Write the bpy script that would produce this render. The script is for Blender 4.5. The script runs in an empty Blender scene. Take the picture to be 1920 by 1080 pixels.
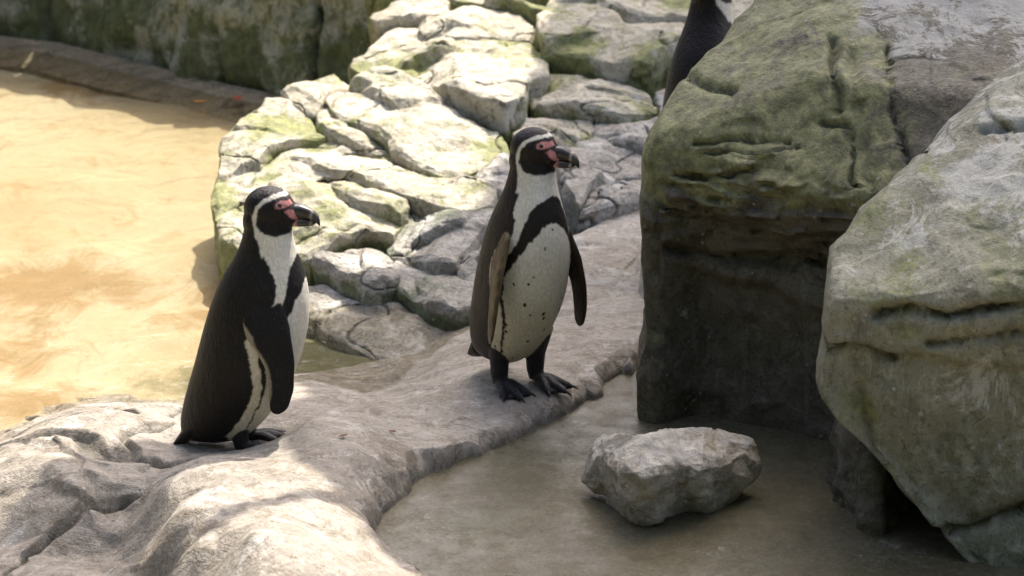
import bpy, bmesh, math, random
import numpy as np
from mathutils import Vector, Matrix
from mathutils.bvhtree import BVHTree

random.seed(7)
rng = np.random.default_rng(7)
SC = bpy.context.scene
COL = SC.collection
R = math.radians

# ------------------------------------------------------------------ camera
CAM_H, PITCH, FPX = 2.09, R(18.0), 4800.0
cam_data = bpy.data.cameras.new('camera')
cam = bpy.data.objects.new('camera', cam_data)
COL.objects.link(cam)
cam.location = (0, 0, CAM_H)
cam.rotation_euler = (math.pi / 2 - PITCH, 0, 0)
cam_data.sensor_width = 36.0
cam_data.lens = 36.0 * FPX / 1920.0
cam_data.clip_start = 0.05
cam_data.clip_end = 400
cam_data.dof.use_dof = True
cam_data.dof.focus_distance = 5.75
cam_data.dof.aperture_fstop = 5.0
SC.camera = cam

# ------------------------------------------------------------------ sky, sun, exposure
SUN_EL, SUN_AZ = R(57), R(24)          # azimuth: from +Y (away from camera) towards +X
SUN_DIR = Vector((math.sin(SUN_AZ) * math.cos(SUN_EL), math.cos(SUN_AZ) * math.cos(SUN_EL), math.sin(SUN_EL)))
world = bpy.data.worlds.new('World')
SC.world = world
world.use_nodes = True
wn = world.node_tree
sky = wn.nodes.new('ShaderNodeTexSky')
sky.sky_type = 'NISHITA'
sky.sun_disc = False
sky.sun_elevation = SUN_EL
sky.sun_rotation = SUN_AZ
sky.air_density = 0.65
sky.dust_density = 5.0
sky.ozone_density = 0.3
bg = wn.nodes['Background']
bg.inputs['Strength'].default_value = 0.13
wn.links.new(sky.outputs[0], bg.inputs[0])
sun_data = bpy.data.lights.new('sun', 'SUN')
sun_data.energy = 2.5
sun_data.angle = R(0.3)
sun_data.color = (1.0, 0.92, 0.81)
sun = bpy.data.objects.new('sun', sun_data)
COL.objects.link(sun)
sun.location = SUN_DIR * 20
sun.rotation_euler = SUN_DIR.to_track_quat('Z', 'Y').to_euler()
SC.view_settings.view_transform = 'Standard'
SC.view_settings.look = 'None'
SC.view_settings.exposure = 1.90
SC.view_settings.gamma = 1.0
SC.cycles.max_bounces = 6
SC.cycles.diffuse_bounces = 3
SC.cycles.glossy_bounces = 2
SC.cycles.adaptive_threshold = 0.015
SC.cycles.use_denoising = True
SC.cycles.denoising_prefilter = 'ACCURATE'
SC.cycles.transparent_max_bounces = 12

# ------------------------------------------------------------------ helpers: projection
def ray(px, py):
    dx, dy = (px - 960) / FPX, -(py - 540) / FPX
    c, s = math.cos(PITCH), math.sin(PITCH)
    return Vector((dx, c + dy * s, -s + dy * c))
CAM = Vector((0, 0, CAM_H))
def P(px, py, z):                       # photo pixel -> point on the level z
    d = ray(px, py)
    return CAM + d * ((z - CAM_H) / d.z)
def PP(px, py, p0, n):                  # photo pixel -> point on a plane
    d = ray(px, py)
    return CAM + d * ((Vector(p0) - CAM).dot(n) / d.dot(n))
def PY(px, py, y):                      # photo pixel -> point at distance y
    d = ray(px, py)
    return CAM + d * (y / d.y)

# ------------------------------------------------------------------ helpers: noise
_perm = np.random.default_rng(3).permutation(256)
_perm = np.concatenate([_perm, _perm, _perm])
_g = np.random.default_rng(4).normal(size=(256, 3))
_g /= np.linalg.norm(_g, axis=1)[:, None]
_gx, _gy, _gz = (np.ascontiguousarray(_g[:, k]).astype(np.float32) for k in range(3))
def noise(p):
    p = np.asarray(p, float)
    out = np.empty(len(p), np.float32)
    for a in range(0, len(p), 16384):
        b = p[a:a + 16384]
        ib = np.floor(b)
        fx, fy, fz = (b - ib).T.astype(np.float32)
        ix, iy, iz = (ib.T.astype(np.int32) & 255)
        ux, uy, uz = (q * q * q * (q * (q * 6 - 15) + 10) for q in (fx, fy, fz))
        acc = 0
        for dx in (0, 1):
            hx = _perm[ix + dx] + iy
            wx = ux if dx else 1 - ux
            for dy in (0, 1):
                hy = _perm[hx + dy] + iz
                wy = wx * (uy if dy else 1 - uy)
                for dz in (0, 1):
                    h = _perm[hy + dz]
                    acc = acc + (_gx[h] * (fx - dx) + _gy[h] * (fy - dy) + _gz[h] * (fz - dz)) * wy * (uz if dz else 1 - uz)
        out[a:a + 16384] = acc
    return out.astype(float) * 1.6
def fbm(p, f=1.0, o=4, g=0.5, l=2.03):
    p = np.asarray(p, float) * f
    a, s = 1.0, 0
    for k in range(o):
        s = s + a * noise(p + 17.3 * k)
        p = p * l
        a *= g
    return s
def ridged(p, f=1.0, o=4, g=0.5):
    p = np.asarray(p, float) * f
    a, s = 1.0, 0
    for k in range(o):
        s = s + a * (1 - 2 * np.abs(noise(p + 9.1 * k)))
        p = p * 2.1
        a *= g
    return s
def sstep(a, b, x):
    t = np.clip((x - a) / (b - a), 0, 1)
    return t * t * (3 - 2 * t)

# ------------------------------------------------------------------ helpers: meshes
def mesh_of(name, v, f):
    m = bpy.data.meshes.new(name)
    m.from_pydata([tuple(x) for x in np.asarray(v).tolist()], [], f if isinstance(f, list) else np.asarray(f).tolist())
    m.update()
    return m
def obj(name, me, mat=None, parent=None, smooth=True):
    o = bpy.data.objects.new(name, me)
    COL.objects.link(o)
    if mat:
        me.materials.clear()
        me.materials.append(mat)
    if parent:
        o.parent = parent
    if smooth:
        me.polygons.foreach_set('use_smooth', [True] * len(me.polygons))
    return o
def tag(o, label=None, cat=None, group=None, kind=None):
    if label: o['label'] = label
    if cat: o['category'] = cat
    if group: o['group'] = group
    if kind: o['kind'] = kind
    return o
def empty(name, loc, rz=0):
    o = bpy.data.objects.new(name, None)
    COL.objects.link(o)
    o.location = loc
    o.rotation_euler = (0, 0, rz)
    o.empty_display_size = 0.05
    return o
def attr(me, name, vals):
    a = me.attributes.new(name, 'FLOAT', 'POINT')
    a.data.foreach_set('value', np.asarray(vals, np.float32))
def cattr(me, name, rgb):
    a = me.attributes.new(name, 'FLOAT_COLOR', 'POINT')
    c = np.ones((len(rgb), 4), np.float32)
    c[:, :3] = rgb
    a.data.foreach_set('color', c.ravel())
def verts_of(me):
    v = np.empty(len(me.vertices) * 3)
    me.vertices.foreach_get('co', v)
    return v.reshape(-1, 3)
def set_verts(me, v):
    me.vertices.foreach_set('co', np.asarray(v, np.float32).ravel())
    me.update()
def normals_of(me):
    v = np.empty(len(me.vertices) * 3, np.float32)
    me.vertex_normals.foreach_get('vector', v)
    return v.reshape(-1, 3).astype(float)
def bvh_of(me):
    v = [Vector(x) for x in verts_of(me).tolist()]
    return BVHTree.FromPolygons(v, [tuple(p.vertices) for p in me.polygons])
def seg_dist(p, poly):
    best = np.full(len(p), 1e9)
    for a, b in zip(poly[:-1], poly[1:]):
        a, b = np.array(a), np.array(b)
        ab = b - a
        t = np.clip(((p - a) @ ab) / max(ab @ ab, 1e-12), 0, 1)
        best = np.minimum(best, np.linalg.norm(p - (a + t[:, None] * ab), axis=1))
    return best
def inpoly(x, y, poly):
    poly = np.asarray(poly, float)
    ins = np.zeros(len(x), bool)
    x0, y0 = poly[-1]
    for x1, y1 in poly:
        c = ((y1 > y) != (y0 > y)) & (x < (x0 - x1) * (y - y1) / (y0 - y1 + 1e-12) + x1)
        ins ^= c
        x0, y0 = x1, y1
    return ins
def resample(poly, n):
    p = np.asarray(poly, float)
    q = np.vstack([p, p[:1]])
    s = np.concatenate([[0], np.cumsum(np.linalg.norm(np.diff(q, axis=0), axis=1))])
    t = np.linspace(0, s[-1], n, endpoint=False)
    return np.stack([np.interp(t, s, q[:, k]) for k in range(p.shape[1])], 1)
def smooth_loop(p, it=2):
    for _ in range(it):
        p = 0.5 * p + 0.25 * (np.roll(p, 1, 0) + np.roll(p, -1, 0))
    return p
def ring_faces(nr, n, base=0, flip=False):
    f = []
    for r in range(nr - 1):
        for i in range(n):
            j = (i + 1) % n
            q = (base + r * n + i, base + r * n + j, base + (r + 1) * n + j, base + (r + 1) * n + i)
            f.append(q[::-1] if flip else q)
    return f
def loft(rings, cap=True):
    n = len(rings[0])
    v = np.vstack(rings)
    f = ring_faces(len(rings), n)
    if cap:
        v = np.vstack([v, rings[0].mean(0), rings[-1].mean(0)])
        a, b = len(v) - 2, len(v) - 1
        L = (len(rings) - 1) * n
        for i in range(n):
            j = (i + 1) % n
            f.append((j, i, a))
            f.append((L + i, L + j, b))
    return v, f
def join(parts):
    vs, fs, k = [], [], 0
    for v, f in parts:
        vs.append(np.asarray(v))
        fs += [tuple(i + k for i in q) for q in f]
        k += len(v)
    return np.vstack(vs), fs
def tube(path, rad, n=12):
    path = [np.array(p, float) for p in path]
    rings = []
    for k, p in enumerate(path):
        d = path[min(k + 1, len(path) - 1)] - path[max(k - 1, 0)]
        d /= np.linalg.norm(d) + 1e-12
        u = np.cross(d, (0, 0, 1)) if abs(d[2]) < 0.95 else np.cross(d, (1, 0, 0))
        u /= np.linalg.norm(u)
        w = np.cross(d, u)
        a = np.linspace(0, 2 * np.pi, n, endpoint=False)
        rings.append(p + rad[k] * (np.cos(a)[:, None] * u + np.sin(a)[:, None] * w))
    return loft(rings)
def fix_normals(me):
    bm = bmesh.new()
    bm.from_mesh(me)
    bmesh.ops.recalc_face_normals(bm, faces=bm.faces)
    bm.to_mesh(me)
    bm.free()
def voxel(me, size, smooth=2, fac=0.5):
    o = bpy.data.objects.new('tmp', me)
    COL.objects.link(o)
    m = o.modifiers.new('r', 'REMESH')
    m.mode = 'VOXEL'
    m.voxel_size = size
    if smooth:
        s = o.modifiers.new('s', 'SMOOTH')
        s.factor = fac
        s.iterations = smooth
    dg = bpy.context.evaluated_depsgraph_get()
    out = bpy.data.meshes.new_from_object(o.evaluated_get(dg))
    bpy.data.objects.remove(o)
    return out

def facet(me, faces, levels=2):
    """break a rounded lump into flat chips: collapse to few faces, then refine without rounding."""
    o = bpy.data.objects.new('tmp', me)
    COL.objects.link(o)
    t = o.modifiers.new('t', 'TRIANGULATE')
    m = o.modifiers.new('d', 'DECIMATE')
    m.ratio = faces / max(1, 2 * len(me.polygons))
    s = o.modifiers.new('s', 'SUBSURF')
    s.subdivision_type = 'SIMPLE'
    s.levels = levels
    dg = bpy.context.evaluated_depsgraph_get()
    out = bpy.data.meshes.new_from_object(o.evaluated_get(dg))
    bpy.data.objects.remove(o)
    out.name = me.name
    return out

# ------------------------------------------------------------------ materials
class NT:
    def __init__(self, name):
        self.m = bpy.data.materials.new(name)
        self.m.use_nodes = True
        self.t = self.m.node_tree
        self.b = self.t.nodes['Principled BSDF']
        self.out = self.t.nodes['Material Output']
    def n(self, typ, **kw):
        x = self.t.nodes.new(typ)
        for k, v in kw.items():
            setattr(x, k, v)
        return x
    def l(self, a, b):
        self.t.links.new(a, b)
    def coord(self, scale=(1, 1, 1), rot=(0, 0, 0)):
        tc = self.n('ShaderNodeTexCoord')
        mp = self.n('ShaderNodeMapping')
        mp.inputs['Scale'].default_value = scale
        mp.inputs['Rotation'].default_value = rot
        self.l(tc.outputs['Object'], mp.inputs[0])
        return mp.outputs[0]
    def noise(self, vec, scale, detail=6, rough=0.6, dist=0.0):
        x = self.n('ShaderNodeTexNoise')
        x.inputs['Scale'].default_value = scale
        x.inputs['Detail'].default_value = detail
        x.inputs['Roughness'].default_value = rough
        x.inputs['Distortion'].default_value = dist
        if vec is not None: self.l(vec, x.inputs['Vector'])
        return x.outputs['Fac']
    def ramp(self, fac, stops, interp='LINEAR'):
        x = self.n('ShaderNodeValToRGB')
        x.color_ramp.interpolation = interp
        e = x.color_ramp.elements
        while len(e) > 1: e.remove(e[-1])
        e[0].position, e[0].color = stops[0][0], tuple(stops[0][1]) + (1,) if len(stops[0][1]) == 3 else stops[0][1]
        for p, c in stops[1:]:
            y = e.new(p)
            y.color = tuple(c) + (1,)
        self.l(fac, x.inputs[0])
        return x.outputs[0]
    def mixc(self, fac, a, b, mode='MIX'):
        x = self.n('ShaderNodeMix', data_type='RGBA', blend_type=mode)
        for s, v in ((0, fac), (6, a), (7, b)):
            if isinstance(v, (int, float)): x.inputs[s].default_value = v
            elif isinstance(v, tuple): x.inputs[s].default_value = v + (1,) if len(v) == 3 else v
            else: self.l(v, x.inputs[s])
        return x.outputs[2]
    def math(self, op, a, b=0.0, clamp=False):
        x = self.n('ShaderNodeMath', operation=op, use_clamp=clamp)
        for s, v in ((0, a), (1, b)):
            if isinstance(v, (int, float)): x.inputs[s].default_value = v
            else: self.l(v, x.inputs[s])
        return x.outputs[0]
    def mr(self, v, a, b, c=0.0, d=1.0):
        x = self.n('ShaderNodeMapRange')
        self.l(v, x.inputs[0])
        for k, q in enumerate((a, b, c, d)): x.inputs[k + 1].default_value = q
        return x.outputs[0]
    def attr(self, name):
        x = self.n('ShaderNodeAttribute', attribute_name=name)
        return x
    def bump(self, h, strength, dist, prev=None):
        x = self.n('ShaderNodeBump')
        x.inputs['Strength'].default_value = strength
        x.inputs['Distance'].default_value = dist
        self.l(h, x.inputs['Height'])
        if prev is not None: self.l(prev, x.inputs['Normal'])
        return x.outputs[0]

def rock_mat(name, c1, c2, c3, moss=(0.13, 0.15, 0.035), white=(0.62, 0.61, 0.57), dirt=(0.09, 0.08, 0.06),
             scale=1.0, rough=(0.6, 0.9), moss_bias=0.0, white_bias=0.0, streak=(1, 1, 1), bump=1.0, spec=0.35, drip=0.0):
    t = NT(name)
    co = t.coord(streak)
    iso = t.coord()
    big = t.noise(co, 2.6 * scale, 4, 0.6, 0.5)
    mid = t.noise(co, 10 * scale, 6, 0.72, 0.5)
    mid2 = t.noise(iso, 31 * scale, 5, 0.75, 0.3)
    fine = t.noise(iso, 95 * scale, 4, 0.78)
    grain = t.noise(iso, 420 * scale, 3, 0.8)
    base = t.mixc(t.mr(big, 0.38, 0.62), c1, c2)
    base = t.mixc(t.mr(mid, 0.50, 0.60), base, c3)
    base = t.mixc(t.mr(mid2, 0.52, 0.60, 0, 0.55), base, tuple(x * 1.35 for x in c2))
    # dark pores and specks
    base = t.mixc(t.mr(fine, 0.55, 0.64, 0, 0.75), base, dirt)
    # hairline fissures
    vo = t.n('ShaderNodeTexVoronoi', feature='DISTANCE_TO_EDGE')
    vo.inputs['Scale'].default_value = 3.4 * scale
    dn = t.n('ShaderNodeTexNoise')
    dn.inputs['Scale'].default_value = 4.0 * scale
    dn.inputs['Detail'].default_value = 3
    mx = t.n('ShaderNodeMix', data_type='VECTOR')
    mx.inputs[0].default_value = 0.28
    t.l(co, mx.inputs[4]); t.l(dn.outputs['Color'], mx.inputs[5]); t.l(co, dn.inputs['Vector'])
    t.l(mx.outputs[1], vo.inputs['Vector'])
    fis = t.math('MULTIPLY', t.mr(vo.outputs['Distance'], 0.0, 0.014, 1, 0), t.mr(big, 0.45, 0.6))
    base = t.mixc(t.math('MULTIPLY', fis, 0.75), base, dirt)
    # white lime and droppings
    w = t.noise(co, 6.5 * scale, 7, 0.78, 0.8)
    wa = t.attr('white').outputs['Fac']
    wf = t.mr(t.math('ADD', w, t.math('ADD', t.math('MULTIPLY', wa, 0.26), white_bias)), 0.605, 0.665)
    base = t.mixc(t.math('MULTIPLY', wf, 0.8), base, white)
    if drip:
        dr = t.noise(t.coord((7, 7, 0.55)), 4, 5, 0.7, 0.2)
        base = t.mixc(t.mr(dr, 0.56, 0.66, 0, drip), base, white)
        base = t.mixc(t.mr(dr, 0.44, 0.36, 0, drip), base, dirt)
    # moss and algae
    mn = t.noise(iso, 8 * scale, 7, 0.78, 0.4)
    ma = t.attr('moss').outputs['Fac']
    mf = t.mr(t.math('ADD', mn, t.math('ADD', t.math('MULTIPLY', ma, 0.30), moss_bias)), 0.60, 0.72)
    mcol = t.mixc(t.mr(t.noise(iso, 30 * scale, 3, 0.75), 0.35, 0.65), tuple(x * 0.55 for x in moss), tuple(x * 1.5 for x in moss))
    base = t.mixc(t.math('MULTIPLY', mf, 0.85), base, mcol)
    # small round lichen spots
    lv = t.n('ShaderNodeTexVoronoi')
    lv.inputs['Scale'].default_value = 38 * scale
    t.l(iso, lv.inputs['Vector'])
    lf = t.math('MULTIPLY', t.mr(lv.outputs['Distance'], 0.13, 0.20, 1, 0), t.mr(mid, 0.52, 0.6))
    base = t.mixc(t.math('MULTIPLY', lf, 0.55), base, white)
    # soil caught in cracks
    ca = t.attr('crack').outputs['Fac']
    base = t.mixc(t.math('MULTIPLY', ca, 0.85), base, (0.030, 0.030, 0.018))
    base = t.mixc(0.6, base, t.mixc(t.mr(grain, 0.3, 0.7), (0.45, 0.45, 0.45), (1.15, 1.15, 1.15)), 'MULTIPLY')
    t.l(base, t.b.inputs['Base Color'])
    t.l(t.mr(fine, 0.3, 0.7, rough[0], rough[1]), t.b.inputs['Roughness'])
    t.b.inputs['Specular IOR Level'].default_value = spec
    n1 = t.bump(mid, 0.7 * bump, 0.022)
    n2 = t.bump(mid2, 0.6 * bump, 0.010, n1)
    n3 = t.bump(fine, 0.7 * bump, 0.005, n2)
    n4 = t.bump(grain, 0.5 * bump, 0.0014, n3)
    t.l(n4, t.b.inputs['Normal'])
    return t.m

M = {}
M['ledge'] = rock_mat('ledge_rock', (0.250, 0.222, 0.178), (0.335, 0.302, 0.252), (0.210, 0.178, 0.133), white=(0.47, 0.445, 0.395), dirt=(0.15, 0.12, 0.085),
                      streak=(1.0, 1.5, 1.0), moss_bias=-0.16, white_bias=0.025, rough=(0.35, 0.75), bump=0.85)
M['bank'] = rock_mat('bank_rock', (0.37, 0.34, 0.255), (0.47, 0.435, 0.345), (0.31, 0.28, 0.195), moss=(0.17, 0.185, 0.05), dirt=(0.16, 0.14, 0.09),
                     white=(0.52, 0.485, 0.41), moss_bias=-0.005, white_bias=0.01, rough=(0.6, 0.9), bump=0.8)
M['bank_shade'] = rock_mat('shaded_bank_rock', (0.27, 0.25, 0.21), (0.34, 0.32, 0.275), (0.21, 0.19, 0.15), moss=(0.085, 0.11, 0.05),
                     white=(0.48, 0.47, 0.43), moss_bias=-0.02, white_bias=0.02, rough=(0.4, 0.8), bump=0.8)  # darker grey copy of the bank rock, shade put into its colour
M['gap'] = rock_mat('gap_soil', (0.045, 0.045, 0.03), (0.06, 0.055, 0.035), (0.03, 0.035, 0.02), moss=(0.05, 0.07, 0.015), moss_bias=0.02, white_bias=-0.3)
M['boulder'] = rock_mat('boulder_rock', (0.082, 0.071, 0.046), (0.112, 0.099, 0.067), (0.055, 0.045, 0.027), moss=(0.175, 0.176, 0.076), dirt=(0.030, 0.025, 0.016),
                        white=(0.34, 0.335, 0.30), scale=1.1, moss_bias=-0.05, white_bias=-0.06, rough=(0.45, 0.85), drip=0.12, bump=0.6)  # bare rock darkened so the front face looks shaded below the moss
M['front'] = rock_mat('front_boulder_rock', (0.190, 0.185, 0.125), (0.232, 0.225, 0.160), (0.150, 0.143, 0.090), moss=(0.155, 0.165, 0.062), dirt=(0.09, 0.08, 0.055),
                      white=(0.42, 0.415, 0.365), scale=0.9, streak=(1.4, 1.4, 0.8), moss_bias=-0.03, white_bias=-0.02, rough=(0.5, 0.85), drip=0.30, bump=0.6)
M['stone'] = rock_mat('loose_stone', (0.55, 0.49, 0.385), (0.64, 0.585, 0.485), (0.44, 0.365, 0.26), dirt=(0.32, 0.26, 0.18),
                      white=(0.62, 0.59, 0.53), scale=1.6, moss_bias=-0.3, white_bias=0.02, bump=1.2)
M['wall'] = rock_mat('wall_rock', (0.26, 0.265, 0.175), (0.34, 0.34, 0.245), (0.165, 0.175, 0.098), moss=(0.065, 0.083, 0.020),
                     white=(0.36, 0.355, 0.29), streak=(1.6, 1.6, 0.8), moss_bias=0.0, white_bias=0.0, drip=0.5)
M['plinth'] = rock_mat('plinth_concrete', (0.24, 0.19, 0.115), (0.28, 0.23, 0.145), (0.14, 0.11, 0.065), moss_bias=-0.10, streak=(0.6, 2, 2))

def floor_mat():
    t = NT('wet_concrete')
    co = t.coord((1, 0.9, 1), (0, 0, 0.25))
    iso = t.coord()
    big = t.noise(co, 2.4, 6, 0.68, 0.1)
    mid = t.noise(co, 15, 8, 0.75, 0.1)
    fine = t.noise(iso, 120, 5, 0.78)
    c = t.ramp(big, [(0.3, (0.060, 0.050, 0.027)), (0.5, (0.090, 0.079, 0.046)), (0.7, (0.130, 0.119, 0.078))])
    c = t.mixc(t.mr(mid, 0.48, 0.56, 0, 0.8), c, (0.070, 0.058, 0.026))
    w = t.noise(co, 6, 10, 0.8, 0.2)
    c = t.mixc(t.mr(w, 0.60, 0.68, 0, 0.6), c, (0.31, 0.30, 0.26))
    g = t.noise(iso, 7, 8, 0.75)
    c = t.mixc(t.mr(g, 0.55, 0.65, 0, 0.5), c, (0.075, 0.08, 0.028))
    c = t.mixc(t.mr(fine, 0.52, 0.60, 0, 0.6), c, (0.036, 0.030, 0.019))
    c = t.mixc(t.mr(fine, 0.46, 0.38, 0, 0.35), c, (0.21, 0.195, 0.15))
    lv = t.n('ShaderNodeTexVoronoi')
    lv.inputs['Scale'].default_value = 30
    t.l(iso, lv.inputs['Vector'])
    c = t.mixc(t.math('MULTIPLY', t.mr(lv.outputs['Distance'], 0.05, 0.09, 1, 0), t.mr(w, 0.54, 0.62)), c, (0.36, 0.35, 0.31))
    t.l(c, t.b.inputs['Base Color'])
    t.l(t.mr(mid, 0.35, 0.65, 0.26, 0.66), t.b.inputs['Roughness'])
    t.b.inputs['Specular IOR Level'].default_value = 0.4
    n = t.bump(mid, 0.16, 0.010)
    t.l(t.bump(fine, 0.2, 0.002, n), t.b.inputs['Normal'])
    return t.m
M['floor'] = floor_mat()

def bed_mat():
    t = NT('pool_bed')
    co = t.coord((1, 0.6, 1), (0, 0, 0.15))
    iso = t.coord()
    big = t.noise(co, 1.1, 6, 0.6, 0.6)
    mid = t.noise(co, 4.5, 9, 0.72, 0.8)
    fine = t.noise(co, 24, 6, 0.7, 0.3)
    c = t.ramp(big, [(0.36, (0.275, 0.225, 0.130)), (0.5, (0.315, 0.272, 0.175)), (0.62, (0.335, 0.302, 0.215))])
    c = t.mixc(t.mr(mid, 0.54, 0.70, 0, 0.35), c, (0.25, 0.185, 0.095))
    c = t.mixc(t.mr(fine, 0.5, 0.75, 0, 0.35), c, (0.25, 0.20, 0.11))
    ba = t.attr('brown').outputs['Fac']
    bn = t.noise(co, 5, 7, 0.72, 0.9)
    c = t.mixc(t.mr(t.math('ADD', bn, t.math('MULTIPLY', ba, 0.30)), 0.56, 0.72, 0, 0.85), c, (0.205, 0.130, 0.050))
    ga = t.attr('moss').outputs['Fac']
    gn = t.noise(co, 6, 8, 0.7)
    gf = t.mr(t.math('ADD', gn, t.math('MULTIPLY', ga, 0.4)), 0.62, 0.85)
    c = t.mixc(gf, c, (0.085, 0.080, 0.032))
    t.l(c, t.b.inputs['Base Color'])
    t.b.inputs['Roughness'].default_value = 0.85
    t.l(t.bump(mid, 0.35, 0.02), t.b.inputs['Normal'])
    return t.m
M['bed'] = bed_mat()

def water_mat():
    t = NT('pool_water')
    t.t.nodes.remove(t.b)
    co = t.coord((1, 0.8, 1), (0, 0, 0.3))
    n1 = t.noise(co, 7, 3, 0.5, 0.8)
    n2 = t.noise(co, 26, 2, 0.5, 0.5)
    b = t.bump(n2, 0.16, 0.012, t.bump(n1, 0.30, 0.035))
    tr = t.n('ShaderNodeBsdfTransparent')
    tr.inputs[0].default_value = (0.97, 0.96, 0.91, 1)
    gl = t.n('ShaderNodeBsdfGlossy')
    gl.inputs['Roughness'].default_value = 0.04
    t.l(b, gl.inputs['Normal'])
    fr = t.n('ShaderNodeFresnel')
    fr.inputs['IOR'].default_value = 1.33
    t.l(b, fr.inputs['Normal'])
    mx = t.n('ShaderNodeMixShader')
    t.l(fr.outputs[0], mx.inputs[0])
    t.l(tr.outputs[0], mx.inputs[1])
    t.l(gl.outputs[0], mx.inputs[2])
    t.l(mx.outputs[0], t.out.inputs[0])
    return t.m
M['water'] = water_mat()

def plumage_mat():
    t = NT('plumage')
    a = t.attr('col')
    iso = t.coord((1, 1, 0.35))
    f = t.noise(iso, 210, 4, 0.7)
    g = t.noise(t.coord((1, 1, 0.45)), 30, 6, 0.7, 0.4)
    vo = t.n('ShaderNodeTexVoronoi')
    vo.inputs['Scale'].default_value = 190
    t.l(t.coord((1, 1, 0.5)), vo.inputs['Vector'])
    sc_ = vo.outputs['Distance']
    c = t.mixc(1.0, a.outputs['Color'], t.mixc(f, (0.72, 0.70, 0.66), (1.22, 1.21, 1.19)), 'MULTIPLY')
    c = t.mixc(1.0, c, t.mixc(t.mr(sc_, 0.1, 0.6), (1.06, 1.06, 1.06), (0.88, 0.875, 0.86)), 'MULTIPLY')
    lum = t.n('ShaderNodeRGBToBW')
    t.l(a.outputs['Color'], lum.inputs[0])
    dk = t.math('MULTIPLY', t.mr(lum.outputs[0], 0.02, 0.12, 1, 0), t.mr(f, 0.52, 0.68))
    c = t.mixc(dk, c, (0.020, 0.0165, 0.0135))
    c = t.mixc(1.0, c, (0.0014, 0.0011, 0.0009), 'ADD')
    c = t.mixc(1.0, c, t.mixc(g, (0.82, 0.80, 0.74), (1.12, 1.12, 1.12)), 'MULTIPLY')
    t.l(c, t.b.inputs['Base Color'])
    t.l(t.mr(f, 0.3, 0.7, 0.36, 0.62), t.b.inputs['Roughness'])
    t.b.inputs['Specular IOR Level'].default_value = 0.22
    t.b.inputs['Sheen Weight'].default_value = 0.03
    t.b.inputs['Sheen Roughness'].default_value = 0.4
    t.l(t.bump(f, 0.6, 0.003, t.bump(sc_, 0.22, 0.004, t.bump(g, 0.55, 0.011))), t.b.inputs['Normal'])
    return t.m
M['plumage'] = plumage_mat()
def bill_mat():
    t = NT('bill_horn')
    a = t.attr('col')
    f = t.noise(t.coord((0.3, 1, 1)), 300, 4, 0.6)
    c = t.mixc(1.0, a.outputs['Color'], t.mixc(f, (0.7, 0.7, 0.7), (1.2, 1.2, 1.2)), 'MULTIPLY')
    t.l(c, t.b.inputs['Base Color'])
    t.b.inputs['Roughness'].default_value = 0.38
    t.l(t.bump(f, 0.3, 0.001), t.b.inputs['Normal'])
    return t.m
M['bill'] = bill_mat()
def plain(name, c, rough=0.6, var=0.25, scale=60):
    t = NT(name)
    f = t.noise(t.coord(), scale, 4, 0.6)
    t.l(t.mixc(f, tuple(x * (1 - var) for x in c), tuple(x * (1 + var) for x in c)), t.b.inputs['Base Color'])
    t.b.inputs['Roughness'].default_value = rough
    return t.m
M['eye'] = plain('eye_dark', (0.012, 0.008, 0.006), 0.08)
M['claw'] = plain('claw_black', (0.01, 0.01, 0.011), 0.4)
M['brown_leaf'] = plain('dry_brown_leaf', (0.13, 0.06, 0.03), 0.7)
M['red_leaf'] = plain('red_leaf', (0.36, 0.05, 0.018), 0.6)
M['orange_leaf'] = plain('orange_leaf', (0.55, 0.24, 0.05), 0.6)
M['bark'] = plain('bark', (0.10, 0.075, 0.05), 0.9, 0.5, 18)
def leaf_mat():
    t = NT('leaf')
    f = t.noise(t.coord(), 3, 3)
    t.l(t.mixc(f, (0.04, 0.075, 0.018), (0.075, 0.12, 0.03)), t.b.inputs['Base Color'])
    t.b.inputs['Roughness'].default_value = 0.5
    return t.m
M['leaf'] = leaf_mat()
M['ground'] = rock_mat('ground_concrete', (0.34, 0.30, 0.24), (0.40, 0.35, 0.28), (0.28, 0.24, 0.18), scale=0.6, moss_bias=-0.1)

# ------------------------------------------------------------------ setting: ground sheet, pool, water
WATER_Z = -0.13
FLOOR_Z = -0.045
me = mesh_of('ground', [(-60, -40, -0.62), (60, -40, -0.62), (60, 90, -0.62), (-60, 90, -0.62)], [(0, 1, 2, 3)])
tag(obj('ground', me, M['ground']), kind='structure')

gx, gy = np.meshgrid(np.linspace(-5.5, 1.6, 240), np.linspace(3.6, 10.6, 240))
p2 = np.stack([gx.ravel(), gy.ravel(), np.zeros(gx.size)], 1)
bedz = WATER_Z - 0.05 - 0.035 * fbm(p2, 1.1, 4) - 0.04 * sstep(-0.9, -0.3, p2[:, 0])
me = mesh_of('pool_bed', np.column_stack([p2[:, :2], bedz]),
             [(r * 240 + c, r * 240 + c + 1, (r + 1) * 240 + c + 1, (r + 1) * 240 + c) for r in range(239) for c in range(239)])
bro = np.zeros(len(p2))
for bx_, by_, ra, rb, wgt in ((90, 500, 150, 55, 1.0), (220, 520, 90, 40, .8), (30, 620, 90, 60, .5), (60, 730, 120, 40, .6), (380, 520, 60, 40, .6), (40, 330, 60, 25, .45), (120, 130, 130, 30, .7), (430, 440, 40, 40, .5), (160, 280, 40, 20, .3)):
    c_ = P(bx_, by_, WATER_Z); e1 = P(bx_ + ra, by_, WATER_Z).x - c_.x; e2 = abs(P(bx_, by_ + rb, WATER_Z).y - c_.y)
    bro = np.maximum(bro, wgt * np.exp(-((p2[:, 0] - c_.x) / e1) ** 2 - ((p2[:, 1] - c_.y) / e2) ** 2))
attr(me, 'brown', bro)
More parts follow.
